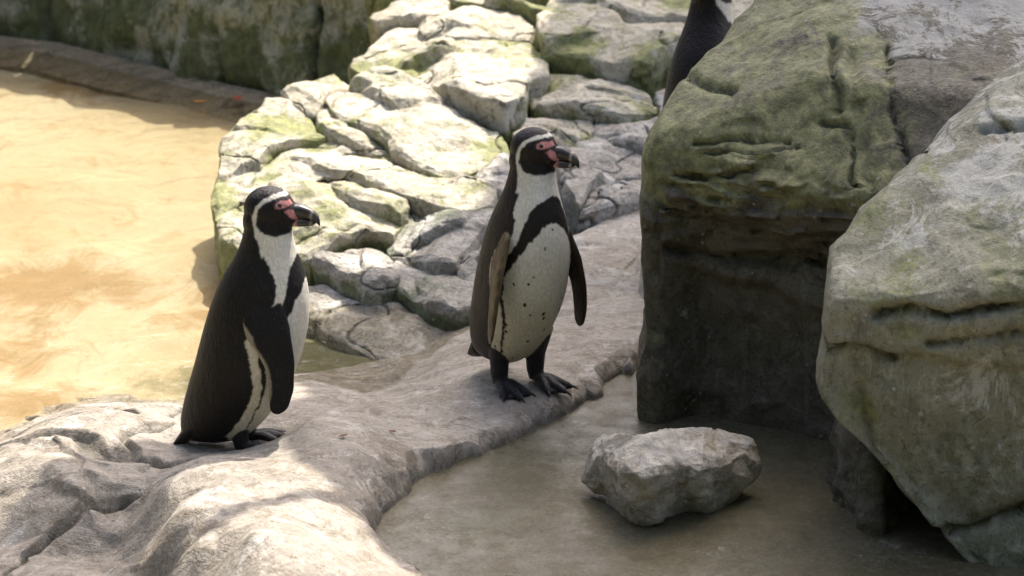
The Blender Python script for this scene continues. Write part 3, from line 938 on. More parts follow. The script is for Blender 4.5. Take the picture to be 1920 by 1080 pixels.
# ------------------------------------------------------------------ rocky bank behind the penguins: separate rocks on a soil slope
BN = Vector((0, -0.2, 1)).normalized()
B0 = Vector((0, 6.5, -0.14))
def bank_z(y): return B0.z + 0.2 * (y - B0.y)
bank = empty('rock_bank', (0.0, 7.2, -0.1))
tag(bank, 'sunlit bank of cracked pale rocks with green algae behind the penguins', 'rock bank')
ROCKS = [  # photo outline, height, material, moss, tilt (x, y), points that are lower
 ([(410, 425), (408, 350), (428, 280), (470, 225), (508, 190), (548, 203), (585, 242), (606, 275), (562, 284), (507, 308), (470, 345), (440, 388)], .07, 'bank', .7),
 ([(507, 313), (562, 288), (590, 271), (640, 277), (700, 307), (745, 327), (790, 345), (850, 362), (895, 378), (935, 402), (925, 425), (880, 436), (822, 424), (755, 401), (711, 384), (631, 348), (591, 335), (551, 348), (480, 378), (446, 388)], .075, 'bank', .35),
 ([(551, 356), (591, 344), (631, 357), (711, 393), (757, 410), (752, 442), (735, 468), (690, 458), (650, 472), (605, 492), (578, 500), (540, 470), (470, 420), (446, 396), (480, 386)], .085, 'bank', .75),
 ([(410, 430), (442, 398), (475, 425), (530, 470), (520, 520), (470, 500), (425, 468)], .06, 'bank', .6),
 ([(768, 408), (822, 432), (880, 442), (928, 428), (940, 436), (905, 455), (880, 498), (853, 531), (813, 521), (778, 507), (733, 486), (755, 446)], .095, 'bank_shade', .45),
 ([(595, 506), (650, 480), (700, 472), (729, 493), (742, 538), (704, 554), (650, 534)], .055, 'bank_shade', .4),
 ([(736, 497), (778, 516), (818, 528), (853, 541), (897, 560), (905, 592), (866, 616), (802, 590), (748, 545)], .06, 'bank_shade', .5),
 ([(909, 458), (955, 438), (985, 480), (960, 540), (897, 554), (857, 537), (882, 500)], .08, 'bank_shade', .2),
 ([(560, 520), (590, 514), (650, 541), (704, 560), (745, 551), (800, 596), (862, 622), (930, 640), (850, 660), (760, 665), (680, 640), (610, 600), (570, 560)], .004, 'bank_shade', .1),
 ([(612, 207), (662, 180), (722, 164), (772, 188), (822, 217), (880, 243), (945, 262), (955, 300), (922, 328), (858, 349), (790, 334), (747, 316), (735, 292), (692, 270), (642, 250)], .10, 'bank', .5),
 ([(535, 186), (572, 158), (627, 148), (662, 174), (610, 202), (586, 232), (560, 214)], .06, 'bank', .2),
 ([(600, 240), (612, 214), (640, 254), (690, 275), (728, 296), (738, 314), (700, 300), (660, 287), (612, 268)], .055, 'bank', .4),
 ([(664, 130), (722, 110), (800, 108), (880, 91), (962, 84), (1020, 118), (1025, 168), (986, 200), (984, 234), (947, 248), (880, 230), (822, 203), (770, 172), (724, 158), (690, 152)], .12, 'bank', .3),
 ([(690, 102), (740, 62), (800, 50), (880, 22), (960, 32), (1000, 58), (992, 80), (880, 87), (800, 104), (722, 106), (668, 126)], .08, 'bank', .15),
 ([(1008, 78), (1040, 32), (1100, 0), (1180, -25), (1250, -20), (1295, 15), (1300, 80), (1265, 140), (1212, 175), (1150, 170), (1120, 152), (1070, 146), (1030, 128)], .15, 'bank', .45),
 ([(992, 188), (1030, 150), (1092, 157), (1150, 176), (1212, 190), (1226, 230), (1172, 244), (1110, 236), (1050, 225), (1002, 214)], .09, 'bank', .35),
 ([(968, 262), (990, 236), (1050, 230), (1104, 241), (1110, 264), (1078, 280), (1040, 320), (990, 320)], .08, 'bank', .3),
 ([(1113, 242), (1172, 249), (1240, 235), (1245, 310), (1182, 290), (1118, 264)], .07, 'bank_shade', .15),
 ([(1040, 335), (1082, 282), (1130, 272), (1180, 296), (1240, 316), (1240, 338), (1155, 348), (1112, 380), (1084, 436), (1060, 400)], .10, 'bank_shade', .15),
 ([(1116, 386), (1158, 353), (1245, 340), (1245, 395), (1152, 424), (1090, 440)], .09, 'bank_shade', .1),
 ([(1070, 470), (1150, 425), (1215, 400), (1300, 400), (1340, 480), (1330, 600), (1250, 640), (1180, 640), (1090, 640), (1030, 625), (1030, 560), (1060, 500)], .10, 'ledge', .05),
 ([(700, 42), (752, 10), (832, -4), (838, 38), (762, 54), (706, 70)], .06, 'bank', .3),
 ([(842, 0), (930, -25), (1030, -20), (1044, 24), (1004, 50), (962, 28), (882, 18)], .07, 'bank', .8),
 ([(892, 372), (928, 332), (960, 306), (985, 340), (978, 398), (940, 400), (900, 378)], .075, 'bank_shade', .2),
 ([(1300, 100), (1310, 10), (1400, -40), (1560, -40), (1600, 100), (1480, 180), (1350, 190)], .10, 'bank', .4),
 ([(1235, 180), (1300, 190), (1480, 190), (1500, 320), (1380, 360), (1260, 330)], .06, 'bank_shade', .2),
 ([(1260, 345), (1380, 366), (1500, 330), (1620, 380), (1560, 480), (1360, 470), (1310, 400)], .06, 'bank_shade', .2),
 ([(690, -10), (760, -60), (860, -70), (900, -30), (830, -12), (750, 4)], .08, 'bank', .3),
 ([(910, -32), (1000, -80), (1120, -70), (1170, -32), (1090, -6), (1040, 18)], .10, 'bank', .3),
]
rock_objs = []
for ri, (outl, H, mat, moss) in enumerate(ROCKS):
    r_ = np.random.default_rng(100 + ri)
    w = np.array([tuple(PP(a, b, B0, BN)) for a, b in outl])
    n = 150
    loop = smooth_loop(resample(w, n), 2)
    c = loop.mean(0)
    nn = np.array(BN)
    # ragged outline
    out = loop - c
    rad = np.linalg.norm(out, axis=1)
    loop = c + out * (1 + 0.05 * fbm(loop + ri, 9, 3) + 0.014)[:, None]
    Rm = rad.mean()
    K = 38
    rings = []
    hs = []
    planes = [(r_.normal(size=2) * (0.55, 0.40) + (0.0, -0.28), 0.72 + 0.35 * r_.random()) for _ in range(4)]
    ns = 2 + int(Rm * 12)
    sd = r_.normal(size=(ns, 2)) * 0.55
    sg = r_.normal(size=(ns, 2)) * 0.45 + (0, -0.25)
    so = r_.uniform(-0.35, 0.12, ns)
    for k in range(K):
        s = 1 - (k / (K - 0.3)) ** 1.15
        q = c + (loop - c) * s
        e = np.minimum((1 - s) * rad / 0.020, 1)
        prof = np.sqrt(np.clip(e * (2 - e), 0, 1))
        loc = (q - c)[:, :2] / Rm
        pl = np.min([pc + loc @ g for g, pc in planes], axis=0)
        lw = loc + 0.10 * np.column_stack([fbm(q * 1.0 + 50 * m + ri, 7, 2) for m in (1, 2)])
        dc = np.linalg.norm(lw[:, None] - sd[None], axis=2)
        wt = np.exp(-60 * (dc - dc.min(1)[:, None]))
        wt /= wt.sum(1)[:, None]
        brk = (wt * (((lw[:, None] - sd[None]) * sg[None]).sum(2) + so[None])).sum(1) * (0.35 if mat == 'ledge' else 1.0)
        seam = 1 - wt.max(1)
        pl = pl + 0.65 * brk - 0.05 * seam
        h = 0.85 * H * np.minimum(prof, np.maximum(pl, 0.08) * 0.9 + 0.1 * prof)
        rings.append(q + nn * h[:, None])
    for (off, dz) in ((0.985, -0.04), (0.94, -0.12), (0.9, -0.24)):
        rings.insert(0, c + (loop - c) * off + np.array((0, 0, dz)))
    v, f = loft(rings)
    me = mesh_of('rock', v, f)
    fix_normals(me)
    nr = normals_of(me)
    soft = 0.45 if mat == 'ledge' else 1.0
    d = soft * (0.011 * ridged(v + ri * 3.7, 4.5, 3, 0.55) + 0.009 * fbm(v * (1, 1, 1.5) + ri, 5, 3, 0.55))
    set_verts(me, v + nr * d[:, None])
    if mat != 'ledge':
        me = facet(me, 240 + int(1300 * Rm), 3)
    v = verts_of(me)
    nr = normals_of(me)
    set_verts(me, v + nr * (0.003 * fbm(v + ri, 14, 4, 0.6) + 0.0012 * fbm(v, 50, 3, 0.6))[:, None])
    v = verts_of(me)
    nr = normals_of(me)
    edge = 1 - sstep(0.0, 0.5 * H, (v - np.array(B0)) @ nn)
    attr(me, 'moss', np.clip(moss * (0.65 + 1.1 * fbm(v + 4, 3.5, 3)) + 0.6 * edge * (moss > .15), 0, 1))
    attr(me, 'white', np.clip(0.3 + 0.5 * fbm(v + 9, 4, 2), 0, 1) * 0.6)
    cr = np.exp(-(fbm(v * (1, 1, 1.5) + ri * 2.1, 2.0, 3) / 0.012) ** 2) * (mat != 'ledge')
    set_verts(me, v - nr * (0.010 * cr)[:, None])
    attr(me, 'crack', 0.75 * cr)
    me.transform(Matrix.Translation(-bank.location + Vector((0, 0, -0.035 if ri == 8 else 0))))
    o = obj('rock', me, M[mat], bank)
    rock_objs.append(o)
nx, ny = 150, 130
gx, gy = np.meshgrid(np.linspace(-0.85, 1.9, nx), np.linspace(6.15, 9.3, ny))
p3 = np.column_stack([gx.ravel(), gy.ravel(), np.zeros(gx.size)])
lft = np.interp(p3[:, 1], (6.2, 6.6, 7.0, 7.8, 8.15, 8.5, 9.0), (-.25, -.42, -.68, -.62, -.40, -.36, -.2))
z = bank_z(p3[:, 1]) - 0.085 + 0.02 * fbm(p3, 5, 4) - 0.5 * sstep(0.10, -0.06, p3[:, 0] - lft)
z = np.where(p3[:, 1] < 6.4, z - 0.3 * (6.4 - p3[:, 1]), z)
v = np.column_stack([p3[:, :2], z])
me = mesh_of('soil', v - np.array(bank.location), [(r * nx + c, r * nx + c + 1, (r + 1) * nx + c + 1, (r + 1) * nx + c) for r in range(ny - 1) for c in range(nx - 1)])
for a in ('crack', 'white'): attr(me, a, np.zeros(len(v)))
attr(me, 'moss', np.full(len(v), 0.5))
obj('soil', me, M['gap'], bank)

# ------------------------------------------------------------------ retaining wall at the back left, blocks between dark joints, on a plinth
wall = empty('retaining_wall', (-1.4, 9.5, -0.3))
tag(wall, 'low dark mossy rock retaining wall across the back of the pool', 'wall')
WL = [(-330, 30), (-140, 50), (96, 78), (418, 158), (588, 190), (712, 205)]
wp = [P(a, b, -0.12) for a, b in WL]
tops = [0.75, 0.72, 0.68, 0.56, 0.38, 0.30]
for i in range(len(wp) - 1):
    a, b = np.array(wp[i]), np.array(wp[i + 1])
    a[2] = b[2] = 0
    L = np.linalg.norm(b - a)
    u = (b - a) / L
    nrm = np.array((u[1], -u[0], 0))
    if nrm[1] > 0: nrm = -nrm
    hgt0, hgt1 = tops[i], tops[i + 1]
    nu, nv = max(10, int(L / 0.012)), 56
    rings = []
    T = 0.34
    n1 = 8
    gap = 0.022
    for k in range(nu + 1):
        t = k / nu
        s = gap + (L - 2 * gap) * t
        h = hgt0 + (hgt1 - hgt0) * t
        ev = min(1, min(s, L - s) / 0.07)
        rnd = 0.07 * (1 - math.sqrt(max(0, ev * (2 - ev))))
        prof = []
        for j in range(nv):
            zz = -0.35 + (h + 0.35) * j / (nv - 1)
            top = min(1, (h - zz) / 0.07)
            dep = 0.0 - rnd - 0.05 * (1 - math.sqrt(max(0, top * (2 - top)))) - 0.10 * max(zz, 0)
            prof.append(a + u * s + nrm * dep + (0, 0, zz))
        for j in range(nv):
            zz = h - (h + 0.35) * j / (nv - 1)
            prof.append(a + u * s - nrm * (T + (0.03 if j else 0)) + (0, 0, zz - 0.002))
        rings.append(np.array(prof))
    v, f = loft(rings)
    me = mesh_of('block', v, f)
    fix_normals(me)
    nr = normals_of(me)
    d = 0.035 * fbm(v + i * 5, 3, 4) + 0.022 * ridged(v * (1, 1, 0.45) + i, 6, 4, 0.55) + 0.012 * np.floor(2 * fbm(v * (0.4, 0.4, 1.5) + 3, 5, 2)) / 2
    set_verts(me, v + nr * d[:, None])
    v = verts_of(me)
    attr(me, 'moss', np.clip(0.3 + 0.75 * sstep(0.3, -0.1, v[:, 2]) * (0.7 + fbm(v, 4, 3)), 0, 1))
    attr(me, 'white', np.clip(0.25 + 0.4 * fbm(v, 3, 2), 0, 1) * sstep(0.7, 0.3, v[:, 2]))
    attr(me, 'crack', np.zeros(len(v)))
    me.transform(Matrix.Translation(-wall.location))
    obj('block', me, M['wall'], wall)
# plinth course in front of the wall foot
pl = [P(a, b + 4, -0.10) for a, b in WL[:5]]
rings = []
for i in range(len(pl) - 1):
    a, b = np.array(pl[i]), np.array(pl[i + 1])
    u = (b - a) / np.linalg.norm(b - a)
    nrm = np.array((u[1], -u[0], 0)); nrm = -nrm if nrm[1] > 0 else nrm
    for t in np.linspace(0, 1, 30, endpoint=(i == len(pl) - 2)):
        q = a + (b - a) * t
        q[2] = 0
        prof = [q - nrm * 0.05 + (0, 0, -0.4), q + nrm * 0.15 + (0, 0, -0.4), q + nrm * (0.13 + 0.02 * noise(np.array([q * 5]))[0]) + (0, 0, -0.175), q + nrm * 0.05 + (0, 0, -0.138 + 0.004 * noise(np.array([q * 9]))[0]), q - nrm * 0.05 + (0, 0, -0.105)]
        rings.append(np.array(prof))
v, f = loft(rings)
me = mesh_of('plinth', v - np.array(wall.location), f)
fix_normals(me)
for a in ('crack', 'white', 'moss'): attr(me, a, np.zeros(len(v)))
obj('plinth', me, M['plinth'], wall, smooth=False)

# ------------------------------------------------------------------ penguins
SECT = np.array([  # z, back x, front x, half width
 (.018, -.128, -.030, .026), (.026, -.138, -.008, .042), (.040, -.143, .016, .056), (.065, -.143, .044, .072), (.10, -.136, .072, .085), (.152, -.121, .104, .096),
 (.203, -.105, .128, .101), (.255, -.090, .144, .101), (.306, -.075, .154, .097), (.358, -.057, .157, .090), (.409, -.034, .151, .077),
 (.445, -.012, .141, .065), (.475, .004, .132, .055), (.500, .013, .126, .050), (.525, .019, .123, .046), (.555, .026, .118, .040)])
def cubic(x, xp, fp):
    # monotone-ish Catmull-Rom
    xp, fp = np.asarray(xp), np.asarray(fp)
    m = np.gradient(fp, xp)
    i = np.clip(np.searchsorted(xp, x) - 1, 0, len(xp) - 2)
    h = xp[i + 1] - xp[i]
    t = (x - xp[i]) / h
    return ((2 * t**3 - 3 * t**2 + 1) * fp[i] + (t**3 - 2 * t**2 + t) * h * m[i] + (-2 * t**3 + 3 * t**2) * fp[i + 1] + (t**3 - t**2) * h * m[i + 1])
def sect(z):
    z = np.clip(z, SECT[0, 0], SECT[-1, 0])
    b, f, w = (cubic(z, SECT[:, 0], SECT[:, k]) for k in (1, 2, 3))
    return (b + f) / 2, (f - b) / 2, w
def ellipsoid(c, r, n=32, m=18):
    rings = []
    for k in range(1, m):
        ph = math.pi * k / m
        a = np.linspace(0, 2 * np.pi, n, endpoint=False)
        rings.append(np.column_stack([c[0] - r[0] * math.cos(ph) + 0 * a, c[1] + r[1] * math.sin(ph) * np.cos(a), c[2] + r[2] * math.sin(ph) * np.sin(a)]))
    return loft(rings)
HX = lambda px: (px - 455) * 1.253e-3 + .0095
HZ = lambda py: (838 - py) * 1.287e-3 + .0125
FL = [(.108, .385), (.133, .324), (.145, .247), (.143, .182), (.129, .137), (.106, .122), (.089, .131), (.088, .195), (.080, .234), (.060, .272), (.040, .298),
      (.030, .334), (.036, .362), (.064, .386)]
def flipper(side, splay, swing, twist):
    ol = smooth_loop(resample(FL, 90), 2)
    c = np.array((.105, .24))
    parts = []
    t0 = 0.0085
    rings = []
    for s, t in ((0.02, -1), (.35, -1), (.7, -.85), (.92, -.6), (.985, -.4), (1, 0), (.985, .4), (.92, .6), (.7, .85), (.35, 1), (.02, 1)):
        q = c + (ol - c) * s
        # keep the long spine thick rather than a point
        q[:, 1] = c[1] + (ol[:, 1] - c[1]) * (s if s > .4 else s)
        th = t0 * (0.55 + 0.9 * np.clip((q[:, 1] - .08) / .29, 0, 1)) * t
        rings.append(np.column_stack([q[:, 0], th, q[:, 1]]))
    v, f = loft(rings)
    # lie along the flank
    zc = v[:, 2]
    off = np.interp(zc, (.10, .17, .23, .30, .39), (.114, .112, .108, .098, .072))
    sh = np.array((.07, 0, .360))
    p = v - sh
    a = -twist
    p = np.column_stack([p[:, 0] * math.cos(a) - p[:, 1] * math.sin(a), p[:, 0] * math.sin(a) + p[:, 1] * math.cos(a), p[:, 2]])
    p = np.column_stack([p[:, 0] * math.cos(swing) - p[:, 2] * math.sin(swing), p[:, 1], p[:, 0] * math.sin(swing) + p[:, 2] * math.cos(swing)])
    p[:, 1] += off
    down = np.clip(-p[:, 2], 0, 1)
    p[:, 1] += math.tan(splay) * down
    p += sh
    p[:, 1] *= side
    return p, f
def foot(y, yaw, lift):
    parts = []
    hz = 0.010
    for ang, ln in ((-.42, .074), (0, .090), (.42, .076)):
        d = np.array((math.cos(ang), math.sin(ang), 0))
        o = np.array((0, 0, 0))
        pts = [o + (-.012, 0, .016), o + d * ln * .35 + (0, 0, .019), o + d * ln * .65 + (0, 0, .0135), o + d * ln * .9 + (0, 0, .009), o + d * ln + (0, 0, .0065)]
        parts.append(tube(pts, (.011, .0115, .0095, .0078, .0045), 10))
        parts.append(tube([o + d * ln * .97 + (0, 0, .009), o + d * (ln + .010) + (0, 0, .006), o + d * (ln + .017) + (0, 0, .002)], (.0038, .003, .0012), 8))
    # web
    n = 17
    up, lo = [], []
    for k in range(n):
        a = -.44 + .88 * k / (n - 1)
        ln = .076 - .012 * abs(math.sin(a / .42 * math.pi)) + .006 * math.cos(a * 2)
        for s in (0.05, 1):
            pt = np.array((math.cos(a) * ln * s, math.sin(a) * ln * s, 0))
            up.append(pt + (0, 0, .015 if s < .5 else .0075))
            lo.append(pt + (0, 0, .001))
    v = np.array(up + lo)
    f = []
    m = 2 * n
    for k in range(n - 1):
        i = 2 * k
        f += [(i, i + 1, i + 3, i + 2), (m + i, m + i + 2, m + i + 3, m + i + 1), (i + 1, m + i + 1, m + i + 3, i + 3), (i, i + 2, m + i + 2, m + i)]
    f += [(0, m, m + 1, 1), (m - 2, m - 1, 2 * m - 1, 2 * m - 2)]
    parts.append((v, f))
    # shank
    parts.append(tube([(-.006, 0, .012), (-.010, 0, .035), (-.010, 0, .055 + lift * .6), (-.006, 0, .085 + lift), (0, 0, .12 + lift)], (.0145, .0165, .0185, .022, .022) if lift < .02 else (.0155, .0185, .021, .029, .034), 16))
    v, f = join(parts)
    c, s = math.cos(yaw), math.sin(yaw)
    v[:, :2] *= 1.14
    v = np.column_stack([v[:, 0] * c - v[:, 1] * s, v[:, 0] * s + v[:, 1] * c + y, v[:, 2]])
    return v, f
BLACK, WHITE, PINK = np.array((.0040, .0034, .0033)), np.array((.66, .645, .58)), np.array((.50, .22, .21))

def make_penguin(loc, yaw, scale=1.0, lift=0.0, twist=0.0, nod=0.0, lean=0.0, flips=((0, 0, 0), (0, 0, 0)), feet=((.045, .15, .0), (-.045, -.15, .0)), seed=0, spots=(), voxel_size=0.0021,
                 back_tint=(1, 1, 1)):
    parts = []
    rings = []
    for z in np.concatenate([np.linspace(.018, .10, 14), np.linspace(.115, .555, 44)]):
        cx, a, b = sect(np.array([z]))
        t = np.linspace(0, 2 * np.pi, 72, endpoint=False)
        ct, st = np.cos(t), np.sin(t)
        fx = np.sign(ct) * np.abs(ct) ** 0.94
        fy = np.sign(st) * np.abs(st) ** 0.94
        rings.append(np.column_stack([cx + a * fx, b * fy, np.full(72, z)]))
    parts.append(loft(rings))
    parts.append(ellipsoid((.076, 0, .565), (.058, .0435, .052)))
    parts.append(ellipsoid((.108, 0, .557), (.036, .030, .035)))
    parts.append(ellipsoid((.060, 0, .535), (.045, .043, .05)))
    # tail wedge
    tl = []
    for t in np.linspace(0, 1, 10):
        x, z, w, h = -.095 - .062 * t, .078 - .066 * t, .060 - .022 * t, .060 * (1 - t) ** .8 + .012
        a = np.linspace(0, 2 * np.pi, 24, endpoint=False)
        tl.append(np.column_stack([x + .5 * h * np.sin(a), w * np.cos(a), z + h * np.sin(a)]))
    parts.append(loft(tl))
    up = Vector((0, 0, lift))
    body_v, body_f = join(parts)
    body_v = body_v + np.array((0, 0, lift))
    fl = []
    for side, (sp, sw, tw) in ((1, flips[0]), (-1, flips[1])):
        v, f = flipper(side, sp, sw, tw)
        fl.append((v + np.array((0, 0, lift)), f))
    ft = []
    for (y, yw, x) in feet:
        v, f = foot(y, yw, lift)
        ft.append((v + np.array((x, 0, 0)), f))
    v, f = join([(body_v, body_f)] + fl + ft)
    me = mesh_of('body', v, f)
    fix_normals(me)
    me = voxel(me, voxel_size, 3, 0.5)
    v = verts_of(me)
    # ---- plumage pattern in the straight pose
    p = v - np.array((0, 0, lift))
    js = np.column_stack([fbm(p * (1, 1, .45) + seed + s, 75, 3, .6) for s in (0, 13, 29)])
    big = np.column_stack([fbm(p + seed + s, 14, 2) for s in (3, 17, 39)])
    q = p + 0.0036 * js + 0.003 * big
    x, y, z = q.T
    cx, a, b = sect(z)
    th = np.degrees(np.arctan2(np.abs(y) / b, (x - cx) / a))
    colr = np.tile(BLACK, (len(v), 1))
    Z1 = [(.00, 66), (.08, 66), (.155, 64), (.225, 76), (.288, 90), (.335, 86), (.36, 68), (.39, 62), (.41, 62), (.445, 72), (.475, 84), (.50, 98), (.52, 110)]
    Z2 = [(.00, 46), (.08, 48), (.15, 53), (.222, 66), (.285, 78), (.33, 63), (.36, 55), (.385, 51), (.405, 48), (.432, 42), (.450, 32), (.462, 18), (.469, -5), (.52, -5)]
    Z3 = [(.00, 43), (.08, 45), (.15, 49), (.218, 60), (.282, 64), (.325, 51), (.368, 36), (.393, 21), (.405, 10), (.412, -5), (.52, -5)]
    t1, t2, t3 = (np.interp(z, *zip(*Q)) for Q in (Z1, Z2, Z3))
    belly = (th < t3)
    strip = (th > t2) & (th < t1)
    torso = z < .505
    wmask = torso & (belly | strip)
    wmask &= ~((z < .045) & (x < -.02 + .02 * big[:, 0]))
    cream = WHITE * (1, .97, .86)
    wcol = WHITE + (cream - WHITE) * sstep(.42, .12, z)[:, None]
    colr = np.where(wmask[:, None], wcol, colr)
    # head
    hp = z > .470
    hx, hz = x, z
    ring = [(HX(a), HZ(b)) for a, b in ((575, 374), (540, 375), (521, 377), (505, 384), (491, 398), (485, 415), (488, 438), (497, 462), (505, 492), (600, 492), (600, 455), (578, 440), (566, 425), (566, 395))]
    face = [(HX(a), HZ(b)) for a, b in ((585, 376), (556, 380), (530, 382), (509, 389), (495, 404), (492, 427), (501, 440), (525, 447), (552, 446), (566, 438), (590, 430))]
    j2 = q - 0.0018 * js - .003 * big
    inr = inpoly(j2[:, 0], j2[:, 2], ring)
    inf = inpoly(j2[:, 0], j2[:, 2], face)
    colr = np.where((hp & inr & ~inf)[:, None], WHITE, colr)
    # the throat below the chin
    colr = np.where((hp & (z < HZ(446)) & (th < t1) & (z > .462))[:, None], WHITE, colr)
    blk = hp & ((inf) | (~inr & (z > HZ(446))))
    colr = np.where((blk & (np.abs(y) >= 0))[:, None], BLACK * 1.1, colr)
    pk = [[(HX(a), HZ(b)) for a, b in ((526, 398), (527, 390), (534, 386), (544, 388), (551, 384), (554, 378), (562, 379), (563, 386), (556, 392), (550, 395), (544, 398), (534, 400))],
          [(HX(a), HZ(b)) for a, b in ((541, 405), (548, 401), (558, 406), (568, 413), (576, 426), (562, 425), (551, 417))]]
    for pg in pk:
        m = hp & inpoly(p[:, 0], p[:, 2], pg) & (np.abs(p[:, 1]) > .006)
        colr = np.where(m[:, None], PINK * (1 + .25 * js[:, :1]), colr)
    # flippers and feet by nearness to their own shapes
    trees = []
    def near(parts, lim):
        vv, ff = join(parts)
        t = BVHTree.FromPolygons([Vector(s) for s in vv.tolist()], ff)
        out = np.full(len(v), 9.0)
        return t, out
    tb, _ = near([(body_v, body_f)], 0)
    for (fv, ff) in fl:
        t = BVHTree.FromPolygons([Vector(s) for s in fv.tolist()], ff)
        lo, hi = fv.min(0) - .01, fv.max(0) + .01
        idx = np.where(((v > lo) & (v < hi)).all(1))[0]
        for i in idx:
            h = t.find_nearest(Vector(v[i]), .004)
            if h[0] is None: continue
            g = tb.find_nearest(Vector(v[i]), .004)
            if g[0] is not None and g[3] < h[3]: continue
            colr[i] = BLACK * (.85, .9, 1.1)
            fi = h[2]
            rg, oi = (fi // 90, (fi % 90) / 90.0) if fi < 90 * 10 else (0, 0)
            rim = 3 <= rg <= 7 and .50 < oi < .82
            # brown worn outer face and pale trailing rim
            if back_tint[0] > 1: colr[i] = (np.array((.13, .095, .045)) if fv[0, 1] < 0 else np.array((.016, .012, .008))) * (0.8 + .6 * js[i, 0])
            if rim: colr[i] = np.array((.30, .27, .20))
    lowf = (p[:, 2] + lift < .012 + 0.0) | False
    for k, (fv, ff) in enumerate(ft):
        t = BVHTree.FromPolygons([Vector(s) for s in fv.tolist()], ff)
        idx = np.where(v[:, 2] < .10 + lift)[0]
        for i in idx:
            h = t.find_nearest(Vector(v[i]), .004)
            if h[0] is None: continue
            g = tb.find_nearest(Vector(v[i]), .006)
            if g[0] is not None and g[3] < h[3]: continue
            s = .5 + .5 * big[i, 0]
            colr[i] = np.array((.017, .017, .020)) * (1.0 + 1.0 * max(js[i, 1], 0)) + np.array((.06, .035, .035)) * max(0, big[i, 1] - .35)
    # brownish weathered feathers low on the back
    brown = sstep(.30, .05, z) * (~wmask) * sstep(70, 110, th)
    colr = colr * (1 + (np.array((1.6, 1.0, .35)) * brown[:, None]) * (z < .42)[:, None])
    if back_tint[0] > 1:
        dark = (colr.sum(1) < .09) & (z > .05)
        colr = np.where(dark[:, None], colr * np.array(back_tint), colr)
    # ---- pose
    def pose(w, rigid=False):
        w = np.array(w, float)
        zz = w[:, 2] - lift
        t = np.ones(len(w)) if rigid else sstep(.425, .525, zz)
        ax = np.array((.066, 0))
        if nod:
            an = -nod * t
            dx, dz = w[:, 0] - .06, w[:, 2] - (.50 + lift)
            w[:, 0], w[:, 2] = .06 + dx * np.cos(an) - dz * np.sin(an), .50 + lift + dx * np.sin(an) + dz * np.cos(an)
        an = twist * t
        dx, dy = w[:, 0] - ax[0], w[:, 1] - ax[1]
        w[:, 0], w[:, 1] = ax[0] + dx * np.cos(an) - dy * np.sin(an), ax[1] + dx * np.sin(an) + dy * np.cos(an)
        if lean:
            s = np.clip((w[:, 2] - .06 - lift) / .5, 0, 2) if not rigid else np.clip((w[:, 2] - .06 - lift) / .5, 0, 2)
            w[:, 0] += lean * s
        return w * scale
    body_bvh = bvh_of(me)
    set_verts(me, pose(v))
    root = empty('penguin', loc, yaw)
    bo = obj('body', me, M['plumage'], root)
    ed = np.empty(len(me.edges) * 2, int)
    me.edges.foreach_get('vertices', ed)
    ed = ed.reshape(-1, 2)
    deg = np.bincount(ed.ravel(), minlength=len(colr)).astype(float)
    for _ in range(2):
        acc = np.column_stack([np.bincount(ed[:, 0], colr[ed[:, 1], k], len(colr)) + np.bincount(ed[:, 1], colr[ed[:, 0], k], len(colr)) for k in range(3)])
        colr = 0.5 * colr + 0.5 * acc / np.maximum(deg, 1)[:, None]
    cattr(me, 'col', colr)
    # ---- bill: upper and lower half
    def half(rows, cols):
        rings = []
        for (x, z0, z1, w) in rows:
            a = np.linspace(0, 2 * np.pi, 28, endpoint=False)
            rings.append(np.column_stack([np.full(28, x), w * np.sign(np.cos(a)) * np.abs(np.cos(a)) ** .8, (z0 + z1) / 2 + (z1 - z0) / 2 * np.sin(a)]))
        # refine along the length
        rr = np.array(rings)
        tt = np.linspace(0, len(rings) - 1, 34)
        rr = np.array([[np.interp(t, range(len(rings)), rr[:, i, k]) for k in range(3) for i in range(28)] for t in tt]).reshape(34, 3, 28).transpose(0, 2, 1)
        return loft(list(rr))
    up_rows = [(.118, .551, .579, .018), (.136, .550, .582, .0165), (.153, .549, .581, .0145), (.170, .5485, .576, .0128), (.182, .546, .571, .0115), (.192, .540, .563, .009), (.199, .534, .554, .006), (.202, .532, .542, .0022)]
    lo_rows = [(.114, .530, .551, .017), (.136, .5285, .550, .015), (.153, .5285, .549, .0125), (.170, .530, .548, .0108), (.181, .532, .547, .009), (.189, .536, .546, .006), (.193, .540, .5445, .002)]
    for nm, rows in (('upper_bill', up_rows), ('lower_bill', lo_rows)):
        bv, bf = half(rows, None)
        bm_ = mesh_of(nm, bv, bf)
        fix_normals(bm_)
        nz = fbm(bv + seed, 120, 3)
        c = np.tile(np.array((.018, .016, .015)), (len(bv), 1))
        bx, bz = bv[:, 0], bv[:, 2]
        horn = np.exp(-((bx - .181 - .12 * (bz - .555)) / .0035) ** 2) * (.75 + .6 * nz)
        c = c + np.clip(horn, 0, 1)[:, None] * np.array((.30, .26, .19))
        if nm == 'lower_bill':
            basep = sstep(.150, .135, bx + .004 * nz)
            c = c * (1 - basep[:, None]) + PINK * .9 * basep[:, None]
            c = c + (np.exp(-((bz - .546) / .002) ** 2) * sstep(.176, .15, bx) * .4)[:, None] * np.array((.3, .24, .15))
        else:
            c = c + (np.exp(-((bz - .551) / .0018) ** 2) * sstep(.180, .14, bx) * .5)[:, None] * np.array((.35, .27, .16))
        bv = np.array((.120, 0, .551)) + (bv - np.array((.120, 0, .551))) * (.84, 1.0, .95)
        set_verts(bm_, pose(bv + np.array((0, 0, lift)), True))
        cattr(bm_, 'col', c)
        obj(nm, bm_, M['bill'], root)
